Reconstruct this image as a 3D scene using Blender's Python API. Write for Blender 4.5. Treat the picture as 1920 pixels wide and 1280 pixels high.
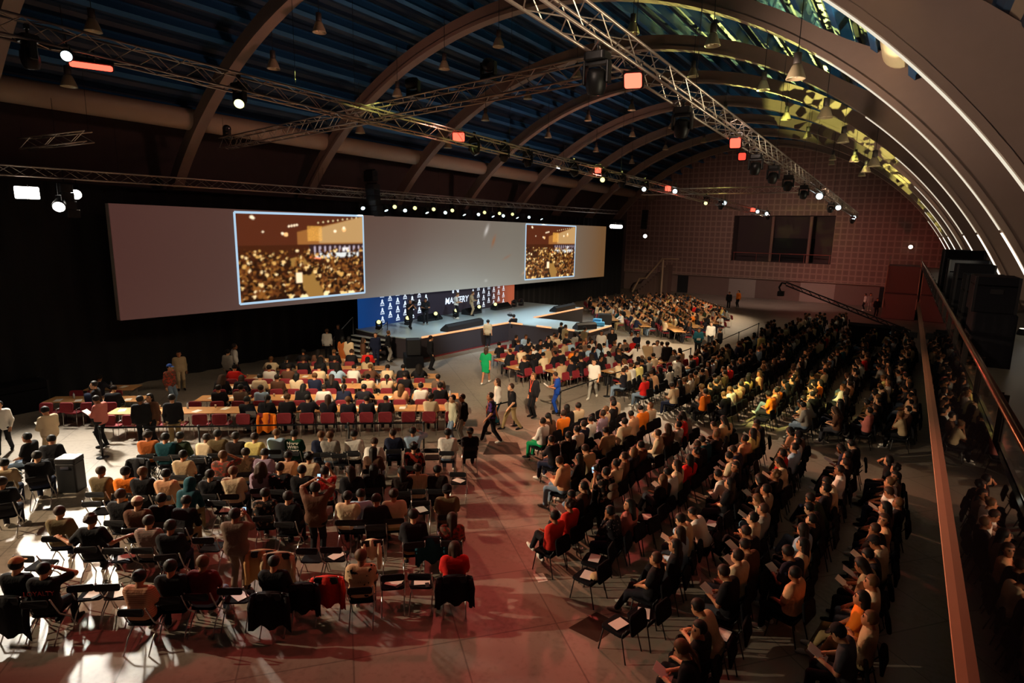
# A convention in an arched exhibition hall: stage and wide screen on the left wall, seated crowd, balcony on the right.
import bpy, math, random
import numpy as np
from mathutils import Vector, Matrix, Euler

S = bpy.context.scene
for o in list(bpy.data.objects):
    bpy.data.objects.remove(o)
COL = S.collection
random.seed(11)

# ------------------------------------------------------------------ camera, world, exposure
def cam_axes(yaw, pitch, roll):
    cy, sy = math.cos(yaw), math.sin(yaw)
    f = Vector((-sy*math.cos(pitch), cy*math.cos(pitch), -math.sin(pitch)))
    r = Vector((cy, sy, 0)); u = r.cross(f)
    c, s = math.cos(roll), math.sin(roll)
    return c*r + s*u, c*u - s*r, f
cd = bpy.data.cameras.new('camera'); cam = bpy.data.objects.new('camera', cd); COL.objects.link(cam)
r_, u_, f_ = cam_axes(0.585363, 0.185125, 0.0207234)
cam.matrix_world = Matrix(((r_.x, u_.x, -f_.x, 0), (r_.y, u_.y, -f_.y, 0), (r_.z, u_.z, -f_.z, 7.0), (0, 0, 0, 1)))
cd.sensor_width = 36; cd.lens = 1100/1920*36; cd.clip_start = .05; cd.clip_end = 300
S.camera = cam
wd = bpy.data.worlds.new('world'); S.world = wd; wd.use_nodes = True
wd.node_tree.nodes['Background'].inputs[0].default_value = (.016, .010, .012, 1)
wd.node_tree.nodes['Background'].inputs[1].default_value = .6
S.view_settings.view_transform = 'Standard'; S.view_settings.look = 'None'
S.view_settings.exposure = 0.0; S.view_settings.gamma = 1; S.view_settings.use_curve_mapping = False

def spot(loc, tgt, col, watts, deg, blend=.5, rad=.15, parent=None, gobo=0):
    d = bpy.data.lights.new('lamp_beam', 'SPOT'); o = bpy.data.objects.new('lamp_beam', d); COL.objects.link(o)
    d.color = col; d.energy = watts; d.spot_size = math.radians(deg); d.spot_blend = blend; d.shadow_soft_size = rad
    o.location = loc; o.rotation_euler = (Vector(tgt)-Vector(loc)).to_track_quat('-Z', 'Y').to_euler()
    if gobo:
        d.use_nodes = True; nt = d.node_tree; em = nt.nodes['Emission']
        g = nt.nodes.new('ShaderNodeNewGeometry'); tc = nt.nodes.new('ShaderNodeTexCoord'); v = nt.nodes.new('ShaderNodeTexVoronoi'); v.inputs['Scale'].default_value = gobo
        r = nt.nodes.new('ShaderNodeValToRGB'); r.color_ramp.elements[0].position = .42; r.color_ramp.elements[1].position = .5
        nt.links.new(tc.outputs['Normal'], v.inputs['Vector']); nt.links.new(v.outputs['Color'], r.inputs[0])
        nt.links.new(r.outputs[0], em.inputs['Strength'])
    return o
WARM = (1, .78, .52); WHITE = (1, .93, .80); RED = (1, .13, .10); YEL = (1, .92, .30); COOL = (.75, .92, 1); AMB = (1, .50, .25); EMB = (1, .40, .22); LIME = (.92, 1, .26)
# the hall's show lighting; some beams are added fill with no fixture of their own
BEAMS = [
 # floods on the truss over the curtain
 ((-26.5, 8.4, 7.9), (-18.5, 4.6, 0), WHITE, 15000, 66, .7, .35, 0),
 ((-26.5, 9.9, 7.95), (-17, 10.5, 0), WARM, 9000, 66, .7, .2, 0),
 ((-25.5, -5.5, 8.0), (-10.4, 10.5, .5), WARM, 24000, 40, .9, .06, 0),
 # red washes
 ((-4.4, 10.3, 9.5), (-5.5, 4.0, 0), RED, 480, 80, .8, .3, 0),
 ((-13.96, 17.3, 10.1), (-7, 9, 0), RED, 1000, 62, .8, .3, 0),
 ((-14.8, 6.04, 10.1), (-8.5, 2.5, 0), RED, 850, 85, .8, .3, 0),
 ((-13.2, 27.3, 9.9), (-3, 12, 1), RED, 3200, 56, .8, .3, 0),
 ((-12.6, 35.8, 9.6), (-2, 72, 2.5), RED, 15000, 34, .9, .3, 0),
 # warm washes on tables and blocks
 ((-13.9, 18.15, 10.0), (-18.5, 13, .5), WARM, 9000, 78, .8, .2, 0),
 ((-14.57, 9.24, 10.1), (-20, 11, .5), WARM, 6000, 75, .8, .2, 0),
 ((-13.65, 21.5, 9.9), (-15.2, 26.0, .5), YEL, 17000, 36, .6, .1, 22),
 ((-13.8, 20.0, 9.9), (-14, 24, .5), WARM, 4200, 60, .8, .15, 0),
 ((-13.39, 25.1, 9.8), (-8.0, 19.5, .8), WARM, 8000, 42, .9, .2, 0),
 ((-26.3, 21.0, 8.6), (-3.0, 14.5, 1), EMB, 26000, 36, .9, .2, 0),
 ((-13.03, 29.8, 9.7), (-6, 29, .8), AMB, 20000, 66, .9, .2, 0),
 ((-13.03, 31.0, 9.7), (-6.5, 24.5, .8), WARM, 12000, 40, .9, .2, 0),
 ((-8.6, 13.6, 10.3), (-3.9, 24.4, .9), YEL, 21000, 17, .5, .1, 0),
 ((-12.1, 42.4, 9.3), (-15.5, 40, .8), YEL, 12000, 62, .8, .2, 14),
 ((-12.2, 40.0, 9.3), (-13, 34, .8), WARM, 9000, 60, .8, .2, 0),
 ((-10.9, 57.0, 8.9), (-16, 50, .8), WARM, 18000, 76, .8, .2, 0),
 ((-4.37, 47.1, 9.1), (-7, 50, .5), WARM, 10000, 70, .8, .2, 0),
 ((-10.9, 57.5, 8.8), (-13, 72, 4), (1, .68, .57), 7500, 110, .9, .3, 0),  # added fill spot brightening the far wall
 # yellow patterned beams thrown up on the arches and the roof
 ((-4.37, 30.0, 10.3), (-5.5, 19.5, 16.2), LIME, 13000, 50, .3, .03, 46),
 ((-9.0, 42.0, 10.6), (-7, 31, 16.6), LIME, 12000, 44, .3, .03, 46),
 ((-4.37, 26.6, 10.3), (-5.5, 40, 14.9), LIME, 15000, 22, .3, .04, 30),
 ((-4.37, 31.0, 10.2), (-2.2, 46, 13.2), LIME, 15000, 16, .3, .04, 44),
 ((-4.37, 42.6, 10.0), (-.6, 55, 11.6), LIME, 15000, 17, .3, .04, 44),
 ((-4.37, 44.0, 10.0), (1.4, 57, 9.3), LIME, 12000, 12, .3, .04, 50),
 # yellow patterned beams grazing the long truss
 ((-14.55, 9.3, 11.15), (-13.9, 18.5, 10.45), LIME, 6000, 11, .3, .03, 70),
 ((-13.65, 21.5, 10.8), (-12.5, 36, 9.9), LIME, 12000, 8, .3, .03, 80),
 # added warm fill without fixtures, standing in for bounce on arches and vault
 ((-13.6, 16.0, 10.9), (-24, 19, 14), (1, .48, .38), 560, 130, 1, .4, 0),
 ((-13.1, 36.0, 10.4), (-25, 40, 13), (1, .48, .38), 1000, 130, 1, .4, 0),
 ((-4.4, 4.6, 10.5), (2.0, 15, 10), (1, .74, .58), 1500, 90, 1, .4, 0),
 ((-4.4, 17.0, 10.2), (0, 26, 12.5), (1, .74, .58), 900, 100, 1, .4, 0),
 ((-4.4, 38.0, 9.9), (3, 46, 9), (1, .70, .52), 800, 130, 1, .4, 0),
 # warm front light on the tables, from the trusses nearest the camera
 ((-4.4, 9.2, 9.6), (-14.2, 25.5, .8), WARM, 10000, 34, .8, .2, 0),
 ((-4.4, 9.4, 9.6), (-10.5, 20, 1.0), WARM, 5500, 36, .8, .2, 0),
 ((-14.7, 8.2, 10.2), (-18.0, 18.5, .8), WARM, 9500, 52, .8, .2, 0),
 ((-4.4, 24.0, 9.4), (-14.5, 43, .8), WARM, 16000, 36, .8, .2, 0),
 # white key on the stage from the long truss
 ((-13.5, 24.0, 9.9), (-24, 29.5, 1.6), COOL, 8000, 46, .8, .15, 0),
]
for b in BEAMS: spot(*b[:7], gobo=b[7])

# ------------------------------------------------------------------ materials
def lin(h):
    h = h.lstrip('#'); c = [int(h[i:i+2], 16)/255 for i in (0, 2, 4)]
    return tuple(x/12.92 if x <= .04045 else ((x+.055)/1.055)**2.4 for x in c)
MATS = {}
def mat(name, col=(.5, .5, .5), rough=.6, metal=0, emit=None, strength=0, noise=0, scale=8, spec=.5):
    if name in MATS: return MATS[name]
    m = bpy.data.materials.new(name); m.use_nodes = True; nt = m.node_tree; b = nt.nodes['Principled BSDF']
    b.inputs['Base Color'].default_value = (*col, 1); b.inputs['Roughness'].default_value = rough; b.inputs['Metallic'].default_value = metal
    b.inputs['Specular IOR Level'].default_value = spec
    if emit: b.inputs['Emission Color'].default_value = (*emit, 1); b.inputs['Emission Strength'].default_value = strength
    if noise:
        tc = nt.nodes.new('ShaderNodeTexCoord'); n = nt.nodes.new('ShaderNodeTexNoise'); n.inputs['Scale'].default_value = scale; n.inputs['Detail'].default_value = 6
        r = nt.nodes.new('ShaderNodeMix'); r.data_type = 'RGBA'
        r.inputs['A'].default_value = (*[c*(1-noise) for c in col], 1); r.inputs['B'].default_value = (*[min(1, c*(1+noise)) for c in col], 1)
        nt.links.new(tc.outputs['Object'], n.inputs['Vector']); nt.links.new(n.outputs[0], r.inputs['Factor']); nt.links.new(r.outputs['Result'], b.inputs['Base Color'])
    MATS[name] = m; return m
def nodes_of(m): return m.node_tree, m.node_tree.nodes['Principled BSDF']
def cloth_mat(name, kind=None, second=(.02, .02, .02), scale=9, lo=.5, hi=.54):
    """Cloth whose main colour is the object's own colour; kind adds a printed pattern in a second colour."""
    m = mat(name, rough=.85, spec=.2); nt, b = nodes_of(m)
    oi = nt.nodes.new('ShaderNodeObjectInfo'); src = oi.outputs['Color']
    if kind:
        tc = nt.nodes.new('ShaderNodeTexCoord')
        if kind == 'noise': t = nt.nodes.new('ShaderNodeTexNoise'); out = t.outputs[0]
        elif kind == 'cell': t = nt.nodes.new('ShaderNodeTexVoronoi'); out = t.outputs['Distance']
        else: t = nt.nodes.new('ShaderNodeTexWave'); t.bands_direction = 'Z' if kind == 'hstripe' else 'X'; out = t.outputs[0]
        t.inputs['Scale'].default_value = scale
        r = nt.nodes.new('ShaderNodeValToRGB'); r.color_ramp.elements[0].position = lo; r.color_ramp.elements[1].position = hi
        x = nt.nodes.new('ShaderNodeMix'); x.data_type = 'RGBA'; x.inputs['B'].default_value = (*second, 1)
        nt.links.new(tc.outputs['Object'], t.inputs['Vector']); nt.links.new(out, r.inputs[0]); nt.links.new(r.outputs[0], x.inputs['Factor'])
        nt.links.new(src, x.inputs['A']); src = x.outputs['Result']
    nt.links.new(src, b.inputs['Base Color'])
    tc2 = nt.nodes.new('ShaderNodeTexCoord'); n2 = nt.nodes.new('ShaderNodeTexNoise'); n2.inputs['Scale'].default_value = 14
    bp = nt.nodes.new('ShaderNodeBump'); bp.inputs['Strength'].default_value = .35; bp.inputs['Distance'].default_value = .03
    nt.links.new(tc2.outputs['Object'], n2.inputs['Vector']); nt.links.new(n2.outputs[0], bp.inputs['Height']); nt.links.new(bp.outputs[0], b.inputs['Normal'])
    return m
CLOTH = cloth_mat('cloth')
PRINTS = {'flor': cloth_mat('floral_cloth', 'noise', lin('#a04030'), 14), 'flred': cloth_mat('red_floral_cloth', 'noise', lin('#20100c'), 11),
          'bird': cloth_mat('bird_print_cloth', 'noise', (.01, .01, .01), 9, .60, .62), 'flok': cloth_mat('dark_floral_cloth', 'noise', lin('#80604c'), 13, .56, .6),
          'gstr': cloth_mat('fine_stripe_cloth', 'hstripe', lin('#5a5450'), 14), 'pchs': cloth_mat('broad_stripe_cloth', 'hstripe', lin('#b07a5c'), 9),
          'strp': cloth_mat('pinstripe_cloth', 'vstripe', lin('#5a6448'), 12, .7, .8), 'dots': cloth_mat('dotted_cloth', 'cell', lin('#c0b4a8'), 18, .16, .12),
          'ltp': cloth_mat('pale_print_cloth', 'noise', lin('#8a7a5c'), 10), 'lav': cloth_mat('check_cloth', 'vstripe', lin('#8a7488'), 10, .5, .6),
          'crmp': cloth_mat('pleated_cloth', 'vstripe', lin('#8c7460'), 11, .6, .8), 'jers': cloth_mat('jersey_cloth', 'noise', lin('#4a2a6c'), 7, .52, .55),
          'wred': cloth_mat('two_tone_cloth', 'noise', lin('#c02824'), 5, .5, .52), 'blkp': cloth_mat('emblem_cloth', 'noise', lin('#b08078'), 12, .64, .66)}
r0 = PRINTS['dots'].node_tree
for n in r0.nodes:
    if n.type == 'VALTORGB':
        n.color_ramp.elements[0].position = .14; n.color_ramp.elements[1].position = .18
        n.color_ramp.elements[0].color = (1, 1, 1, 1); n.color_ramp.elements[1].color = (0, 0, 0, 1)
def tinted(name, rough, spec=.4):
    m = mat(name, rough=rough, spec=spec); nt, b = nodes_of(m); oi = nt.nodes.new('ShaderNodeObjectInfo'); nt.links.new(oi.outputs['Color'], b.inputs['Base Color']); return m
SKIN = tinted('skin', .55); HAIR = tinted('hair', .6, .3)
FACE = mat('eyes_and_brows', (.02, .012, .01), .5)
BLACKM = mat('black_metal', (.012, .012, .013), .45, .3); CHROME = mat('chrome_tube', (.55, .52, .5), .28, 1)
BLACKF = mat('black_fabric', (.008, .008, .010), .95, noise=.4, scale=30, spec=.08); DARKP = mat('black_plastic', (.014, .014, .016), .6, spec=.25)
REDF = mat('burgundy_upholstery', lin('#7a1420'), .8, noise=.25, scale=30); PAPER = mat('paper', (.80, .76, .70), .9)
ALU = mat('aluminium_truss', (.50, .42, .36), .38, .85)
WOOD = mat('table_wood', lin('#c08a54'), .5, noise=.12, scale=6)

# ------------------------------------------------------------------ mesh helpers
class MB:
    def __init__(s): s.v = []; s.f = []; s.m = []
    def add(s, vs, fs, mi=0):
        n = len(s.v); s.v += [tuple(x) for x in vs]; s.f += [tuple(i+n for i in f) for f in fs]; s.m += [mi]*len(fs); return s
    def box(s, c, d, M=None, mi=0):
        M = M or Matrix(); c = Vector(c); vs = []
        for x in (-.5, .5):
            for y in (-.5, .5):
                for z in (-.5, .5): vs.append(c + M.to_3x3() @ Vector((x*d[0], y*d[1], z*d[2])))
        return s.add(vs, [(0, 1, 3, 2), (4, 6, 7, 5), (0, 4, 5, 1), (2, 3, 7, 6), (0, 2, 6, 4), (1, 5, 7, 3)], mi)
    def tube(s, pts, r, n=8, mi=0, cap=True):
        pts = [Vector(p) for p in pts]; rs = r if isinstance(r, (list, tuple)) else [r]*len(pts); rings = []; prev = None
        for i, p in enumerate(pts):
            d = (pts[min(i+1, len(pts)-1)]-pts[max(i-1, 0)]).normalized()
            a = prev if prev is not None else (Vector((0, 0, 1)) if abs(d.z) < .9 else Vector((1, 0, 0)))
            x = (a - d*a.dot(d)).normalized(); y = d.cross(x); prev = x
            rings.append([p + (x*math.cos(t)+y*math.sin(t))*rs[i] for t in [2*math.pi*k/n for k in range(n)]])
        vs = [v for q in rings for v in q]; fs = []
        for i in range(len(pts)-1):
            for k in range(n):
                a, b = i*n+k, i*n+(k+1) % n; fs.append((a, b, b+n, a+n))
        if cap: fs += [tuple(range(n))[::-1], tuple(range((len(pts)-1)*n, len(pts)*n))]
        return s.add(vs, fs, mi)
    def lathe(s, prof, c=(0, 0, 0), n=16, mi=0, M=None):
        M = M or Matrix(); c = Vector(c); vs = []; fs = []
        for r, z in prof:
            for k in range(n): vs.append(c + M.to_3x3() @ Vector((r*math.cos(2*math.pi*k/n), r*math.sin(2*math.pi*k/n), z)))
        for i in range(len(prof)-1):
            for k in range(n):
                a, b = i*n+k, i*n+(k+1) % n; fs.append((a, b, b+n, a+n))
        fs += [tuple(range(n))[::-1], tuple(range((len(prof)-1)*n, len(prof)*n))]
        return s.add(vs, fs, mi)
    def prism(s, poly, z0, z1, mi=0):
        n = len(poly); vs = [(x, y, z0) for x, y in poly]+[(x, y, z1) for x, y in poly]
        fs = [tuple(range(n))[::-1], tuple(range(n, 2*n))]+[(i, (i+1) % n, (i+1) % n+n, i+n) for i in range(n)]
        return s.add(vs, fs, mi)
    def slab(s, w, d, h, c=(0, 0, 0), r=.04, M=None, mi=0, bow=0):
        """Rounded-corner panel w x d x h, softened edges, optionally bowed along its width."""
        M = M or Matrix(); out = []; k = 4
        for cx, cy, a0 in ((1, 1, 0), (-1, 1, 90), (-1, -1, 180), (1, -1, 270)):
            for i in range(k+1):
                a = math.radians(a0+90*i/k); out.append((cx*(w/2-r)+r*math.cos(a), cy*(d/2-r)+r*math.sin(a)))
        n = len(out); vs = []; b = min(h*.35, .015)
        for z, sc in ((-h/2, 1-2*b/w), (-h/2+b, 1), (h/2-b, 1), (h/2, 1-2*b/w)):
            for x, y in out: vs.append(Vector(c) + M.to_3x3() @ Vector((x*sc, y*sc, z + bow*(2*x/w)**2)))
        fs = [tuple(range(n))[::-1], tuple(range(3*n, 4*n))]
        for j in range(3):
            for i in range(n): fs.append((j*n+i, j*n+(i+1) % n, (j+1)*n+(i+1) % n, (j+1)*n+i))
        return s.add(vs, fs, mi)
    def mesh(s, name, mats, smooth=False):
        me = bpy.data.meshes.new(name); me.from_pydata(s.v, [], s.f)
        for m in (mats if isinstance(mats, (list, tuple)) else [mats]): me.materials.append(m)
        if len(me.materials) > 1: me.polygons.foreach_set('material_index', s.m)
        if smooth: me.polygons.foreach_set('use_smooth', [True]*len(me.polygons))
        me.update(); return me
    def build(s, name, mats, parent=None, smooth=False, **kw): return put(name, s.mesh(name, mats, smooth), parent, **kw)
def put(name, me, parent=None, loc=None, rot=None, **kw):
    o = bpy.data.objects.new(name, me); COL.objects.link(o)
    if parent: o.parent = parent
    if loc is not None: o.location = loc
    if rot is not None: o.rotation_euler = rot
    for k, v in kw.items(): o[k] = v
    return o
USED = {}
def thing(name, label, cat, loc=(0, 0, 0), rz=0, group=None, me=None):
    o = bpy.data.objects.new(name, me); COL.objects.link(o); o.location = loc; o.rotation_euler = (0, 0, rz)
    if me is None: o.empty_display_size = .1
    return tag(o, label, cat, group)
def tag(o, label, cat, group=None):
    o['label'] = label; o['category'] = cat
    if group: o['group'] = group
    return o
ORD = ['first', 'second', 'third', 'fourth', 'fifth', 'sixth', 'seventh', 'eighth', 'ninth', 'tenth', 'eleventh', 'twelfth', 'thirteenth', 'fourteenth', 'fifteenth', 'sixteenth', 'seventeenth', 'eighteenth', 'nineteenth', 'twentieth',
       'twenty-first', 'twenty-second', 'twenty-third', 'twenty-fourth', 'twenty-fifth', 'twenty-sixth', 'twenty-seventh', 'twenty-eighth', 'twenty-ninth', 'thirtieth']+['%dth' % i for i in range(31, 99)]
def struct(o): o['kind'] = 'structure'; return o
# ------------------------------------------------------------------ hall shell
CX, CZ, RI = -13.8, -3.0, 19.0
def arcpt(r, a, y): return (CX + r*math.sin(a), y, CZ + r*math.cos(a))
fm = mat('polished_concrete', lin('#b3a48c'), .42); nt, b = nodes_of(fm)
tc = nt.nodes.new('ShaderNodeTexCoord'); n1 = nt.nodes.new('ShaderNodeTexNoise'); n1.inputs['Scale'].default_value = 9; n1.inputs['Detail'].default_value = 9
n2 = nt.nodes.new('ShaderNodeTexNoise'); n2.inputs['Scale'].default_value = .7; n2.inputs['Detail'].default_value = 5
ad = nt.nodes.new('ShaderNodeMath'); ad.operation = 'ADD'; mp = nt.nodes.new('ShaderNodeMapping'); mp.inputs['Rotation'].default_value = (0, 0, .7)
br = nt.nodes.new('ShaderNodeTexBrick'); br.inputs['Scale'].default_value = .28; br.inputs['Mortar Size'].default_value = .004; br.offset = 0
br.inputs['Color1'].default_value = (1, 1, 1, 1); br.inputs['Color2'].default_value = (.92, .92, .92, 1); br.inputs['Mortar'].default_value = (.55, .55, .55, 1); br.inputs['Row Height'].default_value = .5
ra = nt.nodes.new('ShaderNodeValToRGB'); ra.color_ramp.elements[0].color = (.15, .125, .098, 1); ra.color_ramp.elements[1].color = (.27, .225, .18, 1); ra.color_ramp.elements[0].position = .7; ra.color_ramp.elements[1].position = 1.3
ra.color_ramp.elements[1].position = 1.0
mx = nt.nodes.new('ShaderNodeMix'); mx.data_type = 'RGBA'; mx.blend_type = 'MULTIPLY'; mx.inputs['Factor'].default_value = 1
L = nt.links.new
L(tc.outputs['Object'], n1.inputs['Vector']); L(tc.outputs['Object'], n2.inputs['Vector']); L(n1.outputs[0], ad.inputs[0]); L(n2.outputs[0], ad.inputs[1]); L(ad.outputs[0], ra.inputs[0])
L(tc.outputs['Object'], mp.inputs['Vector']); L(mp.outputs[0], br.inputs['Vector']); L(ra.outputs[0], mx.inputs['A']); L(br.outputs['Color'], mx.inputs['B']); L(mx.outputs['Result'], b.inputs['Base Color'])
ra.color_ramp.elements[0].position = .55
struct(MB().box((-10, 33, -.1), (50, 90, .2)).build('floor', fm))
steel = mat('brown_steel_plate', lin('#4a3830'), .35, .4, noise=.2, scale=20)
for k, (poly, lab) in enumerate(((((-4.07, 9.2), (-3.55, 9.15), (-3.70, 8.46), (-4.28, 8.5)), 'small dark steel hatch set in the aisle floor near the camera'),
                                 (((-11.04, 15.4), (-10.2, 15.85), (-9.52, 15.05), (-10.5, 14.3)), 'long dark steel hatch in the aisle floor by the walking people'))):
    h = MB().prism(poly, .0, .006).build('floor_hatch', steel); tag(h, lab, 'hatch')
conc = mat('arch_concrete', lin('#8a7568'), .8, noise=.08, scale=3)
# arches: inner radius RI, web deeper towards the right foot
ARCHY = [.3+7.28*k for k in range(1, 10)]
def arch(y, name):
    m = MB(); n = 56; w = .46; vs = []
    for i in range(n+1):
        a = math.radians(-69 + 136*i/n); d = .66 + .85*min(1, max(0, (a-.60)/.22))
        for r, yy in ((RI, y-w/2), (RI, y+w/2), (RI+.16, y+w/2), (RI+.16, y+w/2-.1), (RI+d, y+w/2-.1), (RI+d, y-w/2+.1), (RI+.16, y-w/2+.1), (RI+.16, y-w/2)): vs.append(arcpt(r, a, yy))
    fs = [(i*8+k, i*8+(k+1) % 8, (i+1)*8+(k+1) % 8, (i+1)*8+k) for i in range(n) for k in range(8)]
    fs += [tuple(range(8)), tuple(range(n*8, n*8+8))[::-1]]
    m.add(vs, fs); return struct(m.build(name, conc))
for k, y in enumerate(ARCHY): arch(y, 'trim_%d' % (k+1))
# roof skin: navy sheet with lengthwise ribs, purlins under it
blue = mat('navy_roof_sheet', lin('#122a44'), .5, noise=.2, scale=2); blue2 = mat('blue_purlin', lin('#1b5280'), .5)
m = MB(); vs = []; n = 216
for i in range(n+1):
    a = math.radians(-45.5+95.5*i/n); r = RI+1.45 + (.07 if i % 4 < 2 else 0)
    vs += [arcpt(r, a, -6), arcpt(r, a, 73), arcpt(r+.08, a, 73), arcpt(r+.08, a, -6)]
fs = [(i*4+k, i*4+(k+1) % 4, (i+1)*4+(k+1) % 4, (i+1)*4+k) for i in range(n) for k in range(4)]
struct(m.add(vs, fs).build('ceiling', blue))
for k, dg in enumerate(range(-42, 46, 4)):
    a = math.radians(dg); m = MB(); Mx = Matrix.Rotation(a, 4, 'Y'); c = arcpt(RI+1.26, a, 33)
    m.box(c, (.24, 79, .03), Mx).box(arcpt(RI+1.05, a, 33), (.07, 79, .42), Mx).box(arcpt(RI+.84, a, 33), (.24, 79, .03), Mx)
    struct(m.build('trim_%d' % (60+k), blue2))
# longitudinal tubes through the arches
tubem = mat('tube_concrete', lin('#b09a86'), .7, noise=.06, scale=2)
struct(MB().tube([(-27.25, -6, 11.6), (-27.25, 72.5, 11.6)], .46, 24).build('trim_40', tubem, smooth=True))
struct(MB().tube([(-.85, -6, 12.55), (-.85, 72.5, 12.55)], .52, 24).build('trim_41', mat('light_tube_paint', lin('#d8c8a0'), .6), smooth=True))
wallm = mat('dark_wall_panel', lin('#4a3d3b'), .85, noise=.15, scale=1.5)
struct(MB().box((-30.6, 33, 6.6), (.3, 79, 13.2)).build('wall_left', wallm))
# right side wall behind the balcony, with dark window bands between the arches
m = MB()
struct(MB().box((6.4, 33, 6.5), (.3, 79, 13)).build('wall_right', mat('side_wall', lin('#5d4c42'), .8, noise=.1, scale=2)))
glassd = mat('dark_window_glass', lin('#16324c'), .2)
wn = 1
for k in range(0, 9):
    y0 = .3+7.28*k
    m = MB(); fr = MB()
    for j, (a0, a1) in enumerate(((47.5, 52.5), (55, 58.5), (61, 64))):
        q = [arcpt(RI+1.55, math.radians(a), y) for a, y in ((a0, y0+.6), (a1, y0+.6), (a1, y0+6.7), (a0, y0+6.7))]
        m.add(q, [(0, 1, 2, 3)])
        for t in range(1, 12):
            yy = y0+.6+6.1*t/12; fr.box(Vector(arcpt(RI+1.5, math.radians((a0+a1)/2), yy)), (.04, .05, 2*math.sin(math.radians((a1-a0)/2))*RI), Matrix.Rotation(math.radians((a0+a1)/2-90), 4, 'Y'))
    w = m.build('window_%d' % wn, glassd); struct(w); fr.build('glazing_bars', blue, w); wn += 1
m = MB(); bands = [(43, 47.5), (52.5, 55), (58.5, 61), (64, 69)]
for a0, a1 in bands:
    vs = []; n = 6
    for i in range(n+1):
        a = math.radians(a0+(a1-a0)*i/n); vs += [arcpt(RI+1.5, a, -6), arcpt(RI+1.5, a, 72), arcpt(RI+1.75, a, 72), arcpt(RI+1.75, a, -6)]
    m.add(vs, [(i*4+k, i*4+(k+1) % 4, (i+1)*4+(k+1) % 4, (i+1)*4+k) for i in range(n) for k in range(4)]+[(0, 1, 2, 3), (n*4+3, n*4+2, n*4+1, n*4)])
struct(m.build('trim_42', mat('side_infill', lin('#7c685a'), .8, noise=.08, scale=2)))
# far end wall: tiled acoustic panels, gallery recess, shutters below
tile = mat('acoustic_tile', lin('#8a6f62'), .8); nt, b = nodes_of(tile)
tc = nt.nodes.new('ShaderNodeTexCoord'); mp = nt.nodes.new('ShaderNodeMapping'); mp.inputs['Rotation'].default_value = (math.radians(90), 0, 0); br = nt.nodes.new('ShaderNodeTexBrick'); br.offset = 0
br.inputs['Scale'].default_value = 1.0; br.inputs['Brick Width'].default_value = .62; br.inputs['Row Height'].default_value = .62; br.inputs['Mortar Size'].default_value = .075
br.inputs['Color1'].default_value = (*lin('#75594f'), 1); br.inputs['Color2'].default_value = (*lin('#6f544b'), 1); br.inputs['Mortar'].default_value = (*lin('#8e7065'), 1)
nt.links.new(tc.outputs['Object'], mp.inputs['Vector']); nt.links.new(mp.outputs[0], br.inputs['Vector']); nt.links.new(br.outputs['Color'], b.inputs['Base Color'])
YB = 72.0; RX0, RX1, RZ0, RZ1 = -17.2, -6.8, 4.2, 9.35
m = MB()
for x0, x1, z0, z1 in ((-31, RX0, 2.25, 17), (RX1, 6.5, 2.25, 17), (RX0, RX1, 2.25, RZ0), (RX0, RX1, RZ1, 17)): m.box(((x0+x1)/2, YB+.15, (z0+z1)/2), (x1-x0, .3, z1-z0))
struct(m.build('wall_far', tile))
rec = mat('recess_paint', lin('#3c2c2c'), .85)
m = MB().box((-12, YB+2.6, 6.8), (10.6, .2, 5.4)).box((-12, YB+1.4, 9.45), (10.6, 2.4, .2)).box((-12, YB+1.4, 4.1), (10.6, 2.4, .2)).box((RX0-.1, YB+1.4, 6.8), (.2, 2.4, 5.4)).box((RX1+.1, YB+1.4, 6.8), (.2, 2.4, 5.4))
struct(m.build('wall_recess', rec))
dk = mat('dark_opening', (.006, .006, .008), .9)
struct(MB().box((-11.1, YB+2.45, 5.6), (4.6, .1, 2.6)).build('door_9', dk))
for x in (-13.1, -9.2): tag(MB().tube([(x, YB+.9, 4.2), (x, YB+.9, 9.3)], .17, 12).build('gallery_column', mat('column_paint', lin('#7a5a50'), .7)), 'round column in the %s part of the far wall gallery recess' % ('left' if x < -11 else 'right'), 'column')
g = thing('gallery_rail', 'thin reddish guard rail across the gallery recess in the far wall', 'railing', (-12, YB+.5, 4.2))
MB().tube([(-5.1, 0, .95), (5.1, 0, .95)], .04, 8).build('handrail', mat('rail_red_paint', lin('#8a4238'), .5), g)
for x in (-5, -2.5, 0, 2.5, 5): MB().tube([(x, 0, 0), (x, 0, .95)], .025, 6).build('post', MATS['rail_red_paint'], g)
low = mat('lower_wall_paint', lin('#6e5750'), .8, noise=.06, scale=2)
struct(MB().box((-12.3, YB+.35, 1.12), (37.5, .3, 2.3)).build('wall_far_base', low))
shut = mat('grey_shutter', lin('#8f8078'), .6); nt, b = nodes_of(shut)
for k, (x0, x1) in enumerate(((-17.2, -14.2), (-9.5, -6.1))):
    d = MB()
    for j in range(14): d.box(((x0+x1)/2, YB+.17, .08+.15*j), (x1-x0, .05 if j % 2 else .07, .145))
    struct(d.build('door_%d' % (k+1), shut))
struct(MB().box((-22.7, YB+.17, 1.05), (1.3, .08, 2.1)).build('door_3', dk)); struct(MB().box((-1.55, YB+.17, 1.05), (.9, .08, 2.1)).build('door_4', dk))
struct(MB().box((-12.3, YB+.12, 2.26), (37.5, .34, .10)).build('trim_43', conc))
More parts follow.
